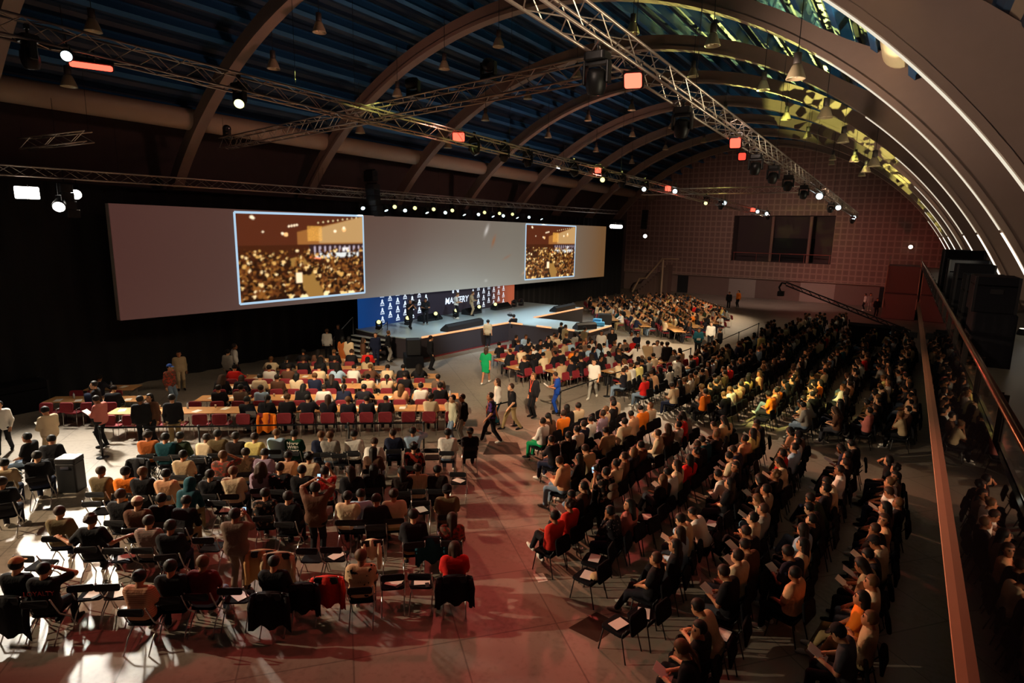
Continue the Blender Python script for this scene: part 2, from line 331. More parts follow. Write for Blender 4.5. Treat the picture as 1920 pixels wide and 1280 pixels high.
# wall lamp over the balcony door
wl = thing('wall_lamp', 'lit bulkhead lamp over the pale door at the end of the balcony', 'lamp', (.15, YB-.1, 6.3))
MB().lathe([(.05, 0), (.2, .02), (.22, .12), (.15, .2)], (0, 0, 0), 12, M=Matrix.Rotation(math.radians(90), 4, 'X')).build('shade', BLACKM, wl)
MB().lathe([(.02, 0), (.19, .01), (.17, .05)], (0, -.2, 0), 12, M=Matrix.Rotation(math.radians(90), 4, 'X')).build('diffuser', mat('lamp_glow', emit=(1, .85, .6), strength=7), wl)
# ------------------------------------------------------------------ balcony on the right
XM, ZF = 1.25, 4.35
gran = mat('balcony_granite', lin('#6f6a5c'), .38, noise=.2, scale=60)
struct(MB().box((3.85, 33, ZF-.12), (5.1, 79, .24)).build('floor_balcony', gran))
fas = mat('dark_glass_fascia', (.006, .006, .008), .015, spec=.6)
struct(MB().box((XM+.03, 33, (1.62+ZF)/2), (.06, 79, ZF-1.62)).build('wall_fascia', fas))
struct(MB().box((2.3, 33, 1.0), (.2, 79, 2)).build('wall_under', mat('under_wall', (.02, .017, .017), .9)))
struct(MB().box((XM-.045, 33, 1.63), (.15, 79, .06)).build('trim_44', mat('ledge_paint', lin('#c08a70'), .7, noise=.06, scale=3)))
gr = thing('balustrade', 'long glass balustrade with a brown metal handrail along the balcony edge', 'railing', (XM, 0, ZF))
glm = mat('balustrade_glass', (.9, .95, .95), .03); nodes_of(glm)[1].inputs['Transmission Weight'].default_value = 1; nodes_of(glm)[1].inputs['IOR'].default_value = 1.1
rail = mat('brown_handrail', lin('#6a4a34'), .25, .7); postm = mat('rail_post', lin('#3a3430'), .4, .6)
MB().tube([(-.10, -2.0, .74), (-.07, 20, .72), (-.06, 66, .70)], .052, 14).build('handrail', rail, gr, smooth=True)
for k in range(22):
    y = .8+3.05*k
    MB().box((.06, y+1.5, .30), (.016, 2.9, .56)).build('glass_panel', glm, gr)
    MB().box((.05, y, .32), (.10, .035, .66)).box((-.02, y, .66), (.12, .02, .04)).build('post', postm, gr)
# equipment on the balcony
def case(name, label, c, d, group=None):
    t = thing(name, label, 'flight case', (c[0], c[1], c[2]))
    MB().slab(d[0], d[1], d[2]*.74, (0, 0, d[2]*.37), .05).build('body', BLACKF, t)
    MB().slab(d[0], d[1], d[2]*.24, (0, 0, d[2]*.88), .05).build('lid', BLACKF, t)
    for sx in (-1, 1):
        for sy in (-1, 1): MB().box((sx*(d[0]/2-.02), sy*(d[1]/2-.02), d[2]*.5), (.05, .05, d[2])).build('edge_angle', mat('case_edge', (.03, .03, .032), .35, .6), t)
    for sy in (-1, 1): MB().box((0, sy*(d[1]/2+.012), d[2]*.6), (.22, .02, .1)).build('handle', MATS['case_edge'], t)
    return t
t = thing('draped_table', 'tall table under a black floor-length cloth beside the balcony rail', 'table', (1.70, 16.6, ZF))
m = MB(); prof = []
for k in range(48):
    a = k/48*4; s = int(a); u = a-s; x, y = [(-.95+1.9*u, -1.0), (.95, -1+2*u), (.95-1.9*u, 1.0), (-.95, 1-2*u)][s]; w = 1+.02*math.sin(k*2.1); prof.append((x*w*.40, y*w*.70))
n = 48; vs = [(x, y, 0) for x, y in prof]+[(x*.97, y*.97, 1.12) for x, y in prof]+[(x*.9, y*.9, 1.15) for x, y in prof]
m.add(vs, [(j*n+i, j*n+(i+1) % n, (j+1)*n+(i+1) % n, (j+1)*n+i) for j in range(2) for i in range(n)]+[tuple(range(2*n, 3*n))]).build('tablecloth', BLACKF, t, smooth=True)
case('flight_case', 'large black flight case on the draped table beside the balcony rail', (1.66, 16.6, ZF+1.15), (.76, 1.2, .76))
case('flight_case', 'black flight case on the balcony just behind the draped table', (1.85, 20.6, ZF), (.9, 1.4, 1.75))
case('flight_case', 'black flight case third along the balcony from the camera', (1.9, 24.8, ZF), (1.0, 1.5, 1.9))
case('flight_case', 'low black flight case fourth along the balcony from the camera', (2.1, 30.5, ZF), (1.3, 1.5, 1.9))
case('flight_case', 'farthest black flight case on the balcony near the end wall', (2.3, 37.5, ZF), (1.6, 2.4, 2.2))
tag(MB().tube([(3.4, 20, ZF+1.3), (2.9, 17.6, ZF+.5), (2.55, 16.2, ZF+.03), (2.3, 15.7, ZF+.02), (2.5, 15.4, ZF+.02), (2.8, 15.7, ZF+.02)], .014, 8).build('power_cable', DARKP), 'black cable curling on the balcony floor beside the draped table', 'cable')
case('flight_case', 'dark flight case barely visible by the curtain at far left', (-27.0, 7.3, 0), (.9, 1.9, 1.1))
# staircase block at the far end of the balcony
t = thing('staircase', 'brown staircase block with metal handrails at the far end below the balcony', 'stairs', (-.35, 62, 0))
MB().prism([(-1.0, 0), (1.5, 0), (1.5, 8), (-1.0, 8)], 0, 0.01).box((.25, 5.2, 2.3), (2.5, 5.2, 4.6)).box((.25, 1.6, 1.1), (2.5, 2.0, 2.2)).build('flight', mat('stair_paint', lin('#5f4740'), .8), t)
for x in (-1.0, 1.5): MB().tube([(x, 0, 1.0), (x, 1.2, 2.6), (x, 3, 4.9), (x, 7.5, 5.4)], .045, 8).build('handrail', mat('pale_rail', lin('#a88a70'), .4), t)
t = thing('staircase', 'stair with a pale stepped handrail at the far left corner behind the curtain', 'stairs', (-24.2, 63.5, 0))
m = MB()
for k in range(12): m.box((-2.0+.32*k, 3.2, .15*(k+1)), (.34, 1.4, .3*(k+1)))
m.build('flight', MATS['stair_paint'], t)
MB().tube([(-2.4, 2.2, .3), (-1.6, 2.2, 1.9), (-.8, 2.2, 2.0), (1.0, 2.2, 4.3), (2.9, 2.2, 4.35)], .10, 8).build('handrail', MATS['pale_rail'], t)
MB().tube([(1.1, 2.2, 0), (1.1, 2.2, 4.2)], .11, 8).build('post', MATS['pale_rail'], t)
# camera crane over the crowd
t = thing('camera_crane', 'black camera crane boom reaching left over the far crowd', 'camera crane', (.1, 42, 0))
m = MB(); a, bb = Vector((.6, 0, 1.55)), Vector((-6.5, 0, 4.0))
for dz in (-.11, .11):
    for dy in (-.09, .09): m.tube([a+Vector((0, dy, dz)), bb+Vector((0, dy, dz))], .03, 6)
for k in range(26):
    p = a.lerp(bb, k/26); q = a.lerp(bb, (k+1)/26); s = 1 if k % 2 else -1; m.tube([p+Vector((0, -.09, .11*s)), q+Vector((0, -.09, -.11*s))], .014, 5); m.tube([p+Vector((0, .09, .11*s)), q+Vector((0, .09, -.11*s))], .014, 5)
m.build('boom', BLACKM, t)
MB().tube([(-6.5, 0, 4.0), (-6.75, 0, 4.05), (-6.9, 0, 3.75), (-6.8, 0, 3.5)], .06, 8).box((-6.75, -.05, 3.35), (.35, .5, .3)).tube([(-6.75, -.3, 3.35), (-6.75, -.5, 3.35)], .09, 12).build('camera_head', BLACKM, t)
MB().tube([(-.3, 0, 1.8), (-.3, 0, .9)], .08, 10).tube([(-.3, 0, .9), (-1.0, -.5, 0)], .04).tube([(-.3, 0, .9), (.4, -.5, 0)], .04).tube([(-.3, 0, .9), (-.3, .8, 0)], .04).build('tripod', BLACKM, t)
MB().box((.75, 0, 1.45), (.4, .35, .35)).build('counterweight', BLACKM, t)
t = thing('control_desk', 'black draped control desk in the dark area under the balcony end', 'desk', (-1.2, 46, 0))
MB().slab(3.2, 1.6, .08, (0, 0, 1.25), .05).build('desk_top', BLACKF, t); MB().box((0, 0, .6), (3.1, 1.5, 1.2)).build('skirt', BLACKF, t)
# ------------------------------------------------------------------ black curtain along the left wall
m = MB(); n = 420; vs = []
for i in range(n+1):
    y = -6+71.5*i/n; x = -27.9+.09*math.sin(i*1.15)+.05*math.sin(i*.37)
    vs += [(x, y, 0), (x, y, 8.55)]
m.add(vs, [(2*i, 2*i+2, 2*i+3, 2*i+1) for i in range(n)])
cu = m.build('stage_curtain', mat('black_molton', (.006, .006, .008), .95), smooth=True); tag(cu, 'floor-length black curtain hung along the whole left wall', 'curtain')
# ------------------------------------------------------------------ trusses and lights
def truss(name, label, p0, p1, size=.42, step=.5):
    p0, p1 = Vector(p0), Vector(p1); d = (p1-p0); Ln = d.length; d.normalize(); x = d.cross(Vector((0, 0, 1))).normalized(); z = x.cross(d)
    t = thing(name, label, 'lighting truss', p0)
    h = size/2; cs = [x*sx*h+z*sz*h for sx, sz in ((-1, -1), (1, -1), (1, 1), (-1, 1))]
    for c in cs: MB().tube([c, c+d*Ln], .026, 8).build('chord', ALU, t, smooth=True)
    m = MB(); n = int(Ln/step)
    for i in range(n):
        a, b = d*(Ln*i/n), d*(Ln*(i+1)/n)
        for k in range(4):
            c0, c1 = cs[k], cs[(k+1) % 4]
            if i % 2: c0, c1 = c1, c0
            m.tube([a+c0, b+c1], .011, 4, cap=False)
    m.build('bracing', ALU, t)
    h = MB()
    for k in range(max(2, int(Ln/9))+1):
        q = d*(Ln*k/max(2, int(Ln/9))); gx = (p0+q).x-CX; top = CZ+math.sqrt(max(1, (RI-.1)**2-gx*gx))-p0.z
        h.tube([q+z*.2, Vector((q.x, q.y, top))], .008, 4, cap=False)
    h.build('hanging_cable', BLACKM, t); return t
T0 = [[-26.6, 6.5, 8.62], [-26.6, 60.0, 9.25]]; T1 = [[-15.15, 1.4, 10.79], [-10.94, 58.0, 8.99]]; T2 = [[-4.38, 4.0, 10.1], [-4.36, 63.0, 9.12]]
truss('lighting_truss', 'long aluminium truss along the top of the black curtain above the screen', (-26.6, -8, 8.60), T0[1], .34)
truss('lighting_truss', 'long aluminium truss crossing the hall from upper left, over the table area', T1[0], T1[1], .40)
truss('lighting_truss', 'long aluminium truss nearest the camera, running from top centre to the far wall', T2[0], T2[1], .38)
truss('lighting_truss', 'aluminium cross truss joining the two long trusses near the camera', [-25.75, 15.44, 10.55], [-5.2, 12.25, 10.55], .42)
truss('lighting_truss', 'short aluminium cross truss near the far ends of the long trusses', [-17.44, 44, 10.17], [-6.46, 44, 10.14], .4)
truss('lighting_truss', 'second thin truss behind the curtain-top truss over the stage', [-27.3, 22, 9.15], [-27.3, 48, 9.2], .3)
truss('lighting_truss', 'short truss stub hanging high at the left, above the two floodlights', [-27.2, 8.6, 9.75], [-25.0, 9.9, 10.05], .36)
GLOW = {}
def glow(col, s):
    k = (col, s)
    if k not in GLOW: GLOW[k] = mat('lens_glow_%d' % len(GLOW), (0, 0, 0), emit=col, strength=s)
    return GLOW[k]
DARKLENS = mat('dark_lens', (.02, .02, .025), .08)
_h = MB(); _h.lathe([(.10, .16), (.15, .12), (.17, 0), (.16, -.12), (.13, -.2), (.125, -.21)], n=18); HEADM = _h.mesh('head', BLACKM, True)
BASEM = MB().slab(.36, .3, .13, (0, 0, -.065), .05).mesh('base', BLACKM)
_y = MB().box((0, 0, -.16), (.40, .12, .05)); [_y.slab(.05, .14, .34, (sx*.2, 0, -.30), .02) for sx in (-1, 1)]; YOKEM = _y.mesh('yoke', BLACKM)
CLAMPM = MB().tube([(0, 0, 0), (0, 0, .14)], .025, 8).box((0, 0, .16), (.09, .07, .09)).mesh('clamp', BLACKM)
LENSM = {}
def aim(o, frm, tgt): o.rotation_euler = (Vector(tgt)-Vector(frm)).to_track_quat('-Z', 'Y').to_euler()
def moving_head(label, loc, tgt, col=None, s=6, group='moving heads on the trusses', floor=False):
    t = thing('moving_head_light', label, 'stage light', loc, group=None); f = -1 if floor else 1
    q = (0, 0, 0) if not floor else (math.pi, 0, 0)
    put('base', BASEM, t, rot=q); put('yoke', YOKEM, t, rot=q)
    if not floor: put('clamp', CLAMPM, t)
    c = Vector((0, 0, -.40*f)); h = put('head', HEADM, t, loc=c); aim(h, Vector(loc)+c, tgt)
    k = (col, s)
    if k not in LENSM: LENSM[k] = MB().lathe([(.02, .012), (.09, .008), (.118, 0), (.118, -.01)], (0, 0, -.212), 18, M=Matrix.Rotation(math.pi, 4, 'X')).mesh('lens', glow(col, s) if col else DARKLENS, True)
    put('lens', LENSM[k], h); return t
PARM = MB().lathe([(.06, .2), (.10, .18), (.125, 0), (.14, -.16), (.135, -.17)], n=18).mesh('can', BLACKM, True)
BRK = MB().tube([(-.16, 0, -.22), (-.16, 0, -.02), (.16, 0, -.02), (.16, 0, -.22)], .014, 6).mesh('bracket', BLACKM)
def par(label, loc, tgt, col, s, cat='stage light', sc=1, up=.24):
    t = thing('par_light', label, cat, loc); t.scale = (sc, sc, sc); put('bracket', BRK, t); MB().tube([(0, 0, -.03), (0, 0, up)], .018, 6).build('clamp', BLACKM, t)
    h = put('can', PARM, t, loc=(0, 0, -.22)); aim(h, Vector(loc)+Vector((0, 0, -.22)), tgt)
    k = ('p', col, s)
    if k not in LENSM: LENSM[k] = MB().lathe([(.02, .02), (.10, .012), (.128, 0), (.128, -.01)], (0, 0, -.165), 18, M=Matrix.Rotation(math.pi, 4, 'X')).mesh('lens', glow(col, s), True)
    put('lens', LENSM[k], h); return t
def bar_light(label, loc, w, d, col, s, tgt):
    t = thing('wash_light', label, 'stage light', loc); put('bracket', BRK, t)
    h = MB().slab(w+.06, d+.06, .16, (0, 0, .04), .04).build('housing', BLACKM, t, loc=(0, 0, -.28)); aim(h, Vector(loc), tgt)
    MB().slab(w, d, .02, (0, 0, -.05), .04).build('lens', glow(col, s), h); return t
cam0 = (0, 0, 7)
RD = (1, .07, .04); CW = (.75, .95, 1); YW = (1, .95, .35)
bar_light('glowing red bar light at upper left under the long truss', (-14.8, 6.04, 10.55), .75, .12, RD, 4, (-6, 2, 2))
bar_light('glowing red wash light under the left truss at its crossing', (-13.96, 17.31, 10.6), .42, .30, RD, 3.6, (-5, 4, 4))
bar_light('glowing red wash light under the near truss, top centre right', (-4.38, 10.3, 9.95), .30, .26, (1, .12, .07), 3.4, (-2, 2, 4))
bar_light('small red wash light halfway down the left truss', (-13.22, 27.33, 10.35), .30, .26, RD, 3.6, (-5, 4, 4))
bar_light('small red wash light on the far half of the left truss', (-12.59, 35.82, 10.05), .34, .28, RD, 3.6, (-5, 4, 4))
bar_light('last red wash light near the far end of the left truss', (-11.28, 53.36, 9.5), .36, .3, RD, 3.6, (-5, 4, 4))
bar_light('red wash light under the near truss over the second block', (-4.38, 17.72, 9.85), .28, .26, RD, 3.6, (-2, 2, 4))
bar_light('second red lamp hanging beside the wash light under the near truss', (-4.3, 18.3, 9.55), .2, .2, RD, 1.5, (-2, 2, 4))
mh = [(-14.87, 5.0, 10.75), (-14.57, 9.24, 10.7), (-13.9, 18.15, 10.55), (-13.77, 19.96, 10.5), (-13.65, 21.49, 10.45), (-13.39, 25.11, 10.35), (-13.19, 27.9, 10.25), (-13.03, 29.84, 10.2), (-12.83, 32.62, 10.1), (-12.1, 42.37, 9.8), (-11.9, 45.5, 9.7), (-10.87, 57.5, 9.3)]
for i, p in enumerate(mh):
    lit = {1: (YW, 3), 6: (YW, 2), 8: (CW, 3), 9: (YW, 2)}.get(i, (None, 0))
    moving_head('black moving head under the left truss, %s from the camera end' % ORD[i], (p[0], p[1], p[2]-.16), (-6, 2, 2) if lit[0] else (-18+(i % 3)*5, p[1]+2, 0), *lit)
for i, p in enumerate([(-4.38, 8.85), (-4.38, 13.07), (-4.38, 20.48), (-4.37, 23.39), (-4.37, 26.59), (-4.37, 30.95), (-4.37, 42.59), (-4.36, 59.9)]):
    z = 10.1-.98*(p[1]-4)/59-.26
    moving_head('black moving head under the near truss, %s from the camera' % ORD[i], (p[0], p[1], z), (-6, p[1]+3, 0), *((YW, 2) if i in (5, 7) else (None, 0)))
for i, p in enumerate([(-12.5, 13.4, 10.6), (-9.45, 12.91, 10.6), (-25.4, 15.4, 10.6)]):
    moving_head('black moving head standing on top of the cross truss, %s' % ('at its crossing', 'towards the near truss', 'at its left end')[i], (p[0], p[1], p[2]+.16), (-20, 10, 11) if i == 0 else (-4, 8, 8), *((YW, 2) if i == 0 else (None, 0)), floor=True)
for i, p in enumerate([(-14.75, 5.6, 10.55), (-12.51, 36.94, 9.95), (-11.87, 46.4, 9.7), (-11.21, 54.9, 9.4), (-10.86, 57.0, 9.3)]):
    par('pale spotlight under the left truss, %s from the camera end' % ORD[i], p, (-4, -1, 3) if i else (-6, 1, 6), CW, 3, sc=.85 if i == 0 else 1.2)
for i, p in enumerate([(-4.37, 36.63, 9.55), (-4.37, 47.1, 9.4), (-4.36, 61.06, 9.15)]): par('pale spotlight under the near truss, %s in its far half' % ORD[i], p, (-1, 0, 5), CW, 5, sc=1.4)
for i, y in enumerate([26.77, 28.58, 30.39, 32.34, 36.11, 38.06, 39.87]):
    moving_head('yellow-lit moving head over the screen, %s from the left' % ORD[i], (-26.6, y, 8.78), (-12, 10, 4), YW, 1.8 if i < 4 else 1.5)
for i, y in enumerate([23.98, 25.79, 27.46, 29.42, 31.37, 33.32, 35.13, 36.81, 38.34, 40.15, 42.1, 43.92]):
    p = (-26.43, y, 8.45); par('white stage spotlight over the screen, %s from the left' % ORD[i], p, (-22, y, 1.0) if i % 2 else (-18, 20, 2), CW, 2.5, sc=1.0, up=.50)
    if i % 2: b_ = spot((-26.2, y, 8.1), (-22.6, y+(.5 if i < 8 else -2), 1.2), COOL, 2600, 66, .8, .12)
spot((-26.2, 34, 8.1), (-17.5, 33, 1.2), COOL, 4500, 36, .8, .12); spot((-26.2, 23.5, 8.1), (-23.8, 21.6, .5), COOL, 5000, 40, .8, .12)
for i, y in enumerate([58.7, 59.2, 59.65, 60.2, 60.6, 61.1]): par('white blinder lamp right of the screen, %s of six in a row' % ORD[i], (-26.5, y, 8.15), (-8, 10, 4), (1, .97, .92), 14, sc=1.7)
bar_light('bright white floodlight at far left over the black curtain', (-26.6, 8.36, 8.3), .7, .42, (1, .93, .8), 30, (-4, -1, 5))
par('round bright floodlight beside the left floodlight over the curtain', (-26.6, 9.9, 8.4), (-4, -1, 5), (1, .95, .85), 25, sc=1.5)
t = thing('line_array_speaker', 'black speaker array with a lit edge hanging between the two floodlights', 'speaker', (-26.43, 9.45, 8.4))
for k in range(4): MB().slab(.5, .42, .30, (0, .04*k*k*.4, -.15-.31*k), .04).build('cabinet', DARKP, t)
MB().tube([(0, 0, 0), (0, 0, .5)], .02, 6).build('rigging', BLACKM, t)
par('narrow white spotlight hanging just below the speaker array', (-26.0, 9.1, 8.0), (-14, 3, 2), (1, .95, .85), 14, sc=1.6)
for i, (y, z) in enumerate(((24.4, 9.5), (25.6, 10.4))):
    t = thing('line_array_speaker', ('long black speaker array hanging over the left end of the stage', 'black speaker array near the left truss stub')[i], 'speaker', (-26.0 if i == 0 else -27.4, y, z))
    for k in range(6 if i == 0 else 2): MB().slab(.75, .45, .29, (0, .02*k*k*.6, -.15-.3*k), .04).build('cabinet', DARKP, t)
    MB().box((0, 0, .05), (.8, .1, .08)).build('rigging', BLACKM, t)
q = par('single white lamp hanging on a long cable at the far left of the end wall', (-24.0, 62, 7.2), (-8, 20, 4), (1, .97, .92), 6, sc=1.7); MB().tube([(0, 0, -.02), (0, 0, 4.40)], .012, 5).build('cable', BLACKM, q)
t = thing('line_array_speaker', 'slim black speaker array hanging above the single lamp at far left of the end wall', 'speaker', (-24.3, 62.4, 9.6))
for k in range(6): MB().slab(.6, .45, .33, (0, -.04*k, -.17-.34*k), .04).build('cabinet', DARKP, t)
MB().tube([(0, 0, 0), (0, 0, 4.93)], .015, 5).build('rigging', BLACKM, t)
# bell-shaped high-bay lamps under the roof
PEND = [[-9.26, 21.46, 14.52],
 [-5.97, 20.2, 13.32],
 [-3.08, 18.25, 11.58],
 [-5.59, 26.2, 13.13],
 [-2.99, 24.1, 11.52],
 [-2.93, 30.11, 11.47],
 [-3.12, 39.04, 11.61],
 [-5.88, 40.72, 13.28],
 [-9.11, 28.2, 14.48],
 [-10.35, 38.7, 14.77],
 [-6.1, 34.54, 13.38],
 [-15.42, 21.76, 15.03],
 [-18.38, 21.74, 14.51],
 [-21.07, 21.49, 13.58],
 [-18.32, 28.71, 14.53],
 [-21.03, 28.49, 13.59],
 [-18.28, 35.97, 14.54],
 [-15.52, 36.49, 15.02],
 [-14.91, 27.89, 15.07],
 [-20.99, 35.53, 13.61],
 [-18.21, 43.2, 14.55],
 [-15.42, 43.76, 15.03],
 [-21.05, 43.0, 13.59],
 [-21.23, 50.59, 13.5],
 [-18.32, 50.78, 14.53],
 [-23.57, 42.38, 12.24],
 [-23.77, 21.55, 12.11],
 [-23.61, 28.26, 12.21],
 [-18.85, 15.26, 14.38],
 [-21.43, 15.09, 13.42],
 [-21.86, 9.07, 13.21],
 [-24.13, 9.11, 11.86],
 [-1.67, 30.33, 10.44],
 [-2.63, 41.26, 11.24],
 [-3.46, 50.79, 11.85],
 [-5.47, 50.76, 13.07],
 [-15.32, 51.51, 15.04],
 [-6.22, 57.41, 13.44]]
BELL = MB().lathe([(.09, 0), (.13, -.05), (.20, -.22), (.25, -.36), (.255, -.38), (.23, -.38), (.19, -.24), (.10, -.08)], n=18).mesh('shade', mat('bell_shade', lin('#b0a080'), .35, .3), True)
BOX = MB().lathe([(.05, .30), (.10, .28), (.105, .02), (.09, 0)], n=14).mesh('ballast_housing', mat('ballast_grey', lin('#4a4440'), .5, .4), True)
BULB = MB().lathe([(.03, -.10), (.07, -.18), (.07, -.28), (.03, -.34)], n=10).mesh('bulb', mat('unlit_bulb', (.7, .65, .5), .3), True)
for i, (x, y, z) in enumerate(PEND):
    t = thing('high_bay_lamp', 'unlit bell-shaped lamp hanging under the roof', 'pendant lamp', (x, y, z), group='bell lamps under the roof')
    put('shade', BELL, t); put('ballast_housing', BOX, t); put('bulb', BULB, t)
    top = CZ+math.sqrt((RI+.9)**2-(x-CX)**2)-z; MB().tube([(0, 0, .28), (0, 0, top)], .012, 5).build('cable', BLACKM, t)
# glow painted along uplit right-hand soffits, low light tubes and uplights behind the rail
LS = glow((1, .90, .70), .85); LB2 = glow((1, .93, .78), 2.2)
def soffit(k, y, a0, a1, w, mt, nm, lab):
    m = MB(); vs = []; n = 26; a0, a1 = math.radians(a0), math.radians(a1)
    for i in range(n+1):
        a = a0+(a1-a0)*i/n
        for r, yy in ((RI-.02, y-.2), (RI-.02, y-.2+w), (RI-.05, y-.2+w), (RI-.05, y-.2)): vs.append(arcpt(r, a, yy))
    m.add(vs, [(i*4+j, i*4+(j+1) % 4, (i+1)*4+(j+1) % 4, (i+1)*4+j) for i in range(n) for j in range(4)]+[(0, 1, 2, 3), (n*4+3, n*4+2, n*4+1, n*4)])
    tag(m.build(nm, mt), lab % ORD[k], 'light strip')
for k, y in enumerate(ARCHY):
    if k: soffit(k, y, (0, 36, 34, 38, 42, 46, 48, 50, 52)[k], 66.5 if k in (1, 5) else 57, .15, LS, 'soffit_glow', 'added glow band for the uplit right soffit of the %s arch from the camera')  # glowing band stands in for uplight washing the soffit
    if k not in (0, 1, 5): soffit(k, y, 57.3, 66.5, .22, LB2, 'light_tube', 'bright light tube low on the right soffit of the %s arch from the camera')
    t = thing('uplight', 'floor uplight at the right foot of the %s arch from the camera' % ORD[k], 'uplight', (3.05, y+.1, ZF)); MB().lathe([(.14, 0), (.15, .05), (.11, .16), (.10, .18)], n=14).build('housing', BLACKM, t); MB().lathe([(.09, .181), (.09, .19)], n=14).build('lens', glow((1, .9, .65), 2), t)
    spot((2.9, y-.3, ZF+.3), (-3.5, y-.1, 13.2), (1, .86, .58), 1500, 60, .8, .06); spot((2.7, y-2.4, ZF+.3), (-.9, y-2.2, 12.3), (1, .88, .6), 7000 if k < 4 else 1500, 20, .7, .06)
# ------------------------------------------------------------------ stage
STZ = 1.2
deck = mat('stage_deck', lin('#9fb0b4'), .35, noise=.08, scale=2); skirt = mat('stage_skirt', lin('#2e262c'), .8)
t = thing('stage', 'low stage with pale deck and dark skirt and a runway into the crowd', 'stage', (0, 0, 0))
poly = [(-26.5, 23.3), (-23.4, 22.75), (-21.65, 23.1), (-21.0, 31.25), (-15.35, 31.3), (-15.3, 34.6), (-21.0, 34.2), (-20.85, 41.5), (-26.5, 41.5)]
MB().prism(poly, STZ-.06, STZ).build('deck', deck, t)
MB().prism([(x*.9985-.03, y) for x, y in poly], 0.03, STZ-.06).build('skirt', skirt, t)
MB().prism([(x, y) for x, y in [(-21.6, 23.0), (-21.45, 23.0), (-20.85, 31.1), (-21.0, 31.1)]], 0, .05).build('base_strip', mat('red_base_strip', lin('#6a1a1c'), .6), t)
orange = glow((1, .42, .18), 1.3)
def strip(a, b, lab, z=STZ):
    a, b = Vector((*a, z)), Vector((*b, z)); d = b-a; n = max(1, round(d.length/1.6)); t = thing('light_tube', lab, 'light strip', a)
    for k in range(n): MB().tube([d*(k/n)+d.normalized()*.03, d*((k+1)/n)-d.normalized()*.03], .055, 8).build('tube_segment', orange, t, smooth=True)
strip((-21.6, 23.6), (-20.97, 31.2), 'orange light strip along the front stage edge left of the runway')
strip((-20.95, 34.25), (-20.8, 41.4), 'orange light strip along the front stage edge right of the runway')
strip((-18.9, 31.24), (-17.8, 31.25), 'orange light strip on the near runway edge, inner piece')
strip((-16.9, 31.26), (-16.2, 31.27), 'orange light strip on the near runway edge, outer piece')
strip((-15.28, 31.4), (-15.26, 34.5), 'orange light strip on the runway tip')
strip((-20.8, 31.2), (-19.9, 31.22), 'short orange light strip where the runway leaves the stage')
t = thing('stage_steps', 'pale-edged steps up to the left end of the stage', 'steps', (-24.6, 22.75, 0)); ste = mat('step_tread', lin('#b8bcb8'), .5)
for k in range(5):
    MB().box((0, -.30*(4-k)-.15, .2*(k+1)-.02), (2.7, .30, .04)).build('tread', ste, t); MB().box((0, -.30*(4-k)-.02, .2*(k+1)-.12), (2.6, .03, .16)).build('riser', skirt, t)
for x in (-1.38, 1.38): MB().tube([(x, -1.5, 0), (x, -1.5, 1.0), (x, -.1, 2.0), (x, -.1, 1.0)], .025, 8).build('handrail', CHROME, t)
def wedge(lab, loc, rz, w=1.2, name='stage_monitor', cat='monitor speaker'):
    t = thing(name, lab, cat, loc, rz); m = MB(); m.v = []
    vs = [(-w/2, -.3, 0), (w/2, -.3, 0), (w/2, .3, 0), (-w/2, .3, 0), (-w/2, .30, .12), (w/2, .30, .12), (w/2, -.1, .42), (-w/2, -.1, .42), (-w/2, -.3, .3), (w/2, -.3, .3)]
    m.add(vs, [(0, 3, 2, 1), (2, 3, 4, 5), (4, 7, 6, 5), (6, 7, 8, 9), (8, 0, 1, 9), (0, 8, 7, 4, 3), (1, 2, 5, 6, 9)]).build('cabinet', DARKP, t)
    g = MB(); vs2 = [(-w/2+.05, .27, .15), (w/2-.05, .27, .15), (w/2-.05, -.07, .42), (-w/2+.05, -.07, .42)]; g.add([(x, y+.012, z+.016) for x, y, z in vs2], [(0, 1, 2, 3)]).build('grille', BLACKF, t)
wedge('wide black monitor wedge on the front stage edge', (-21.9, 27.6, STZ), math.radians(92), 3.6)
wedge('wide black monitor wedge at the right front of the stage', (-21.4, 39.2, STZ), math.radians(92), 3.2)
wedge('black monitor wedge on the runway near its tip', (-16.0, 32.2, STZ), math.radians(60), 1.4)
wedge('black monitor wedge against the backdrop between the two cameramen', (-25.4, 28.6, STZ), math.radians(-90), 1.8)
wedge('black monitor wedge against the backdrop under the lettering', (-25.3, 32.9, STZ), math.radians(-90), 1.6)
wedge('black monitor wedge against the backdrop under the right logos', (-25.3, 36.6, STZ), math.radians(-90), 2.0)
t = thing('floor_speaker', 'square black speaker cabinet on the floor at the left stage corner', 'speaker', (-20.9, 22.2, 0), math.radians(-40))
MB().slab(.75, .7, .80, (0, 0, 1.0), .04).build('cabinet', DARKP, t); MB().box((0, .36, 1.0), (.65, .02, .7)).build('grille', BLACKF, t); MB().slab(1.5, .9, .55, (0, 0, .28), .03).build('plinth', BLACKF, t)
t = thing('floor_speaker', 'black speaker cabinet on the floor beside the right of the runway', 'speaker', (-17.6, 38.6, 0), math.radians(-60))
MB().slab(1.0, .9, 1.3, (0, 0, .65), .04).build('cabinet', DARKP, t); MB().box((0, .46, .65), (.85, .02, 1.1)).build('grille', BLACKF, t)
tag(MB().slab(.8, .45, .22, (-15.9, 33.9, STZ+.14), .05, Matrix.Rotation(.5, 4, 'Z')).slab(.5, .4, .2, (-16.1, 34.2, STZ+.30), .05, Matrix.Rotation(.2, 4, 'Z')).build('bag', mat('sky_blue_fabric', lin('#4aa0d8'), .7)), 'sky blue bag lying on the runway tip', 'bag')
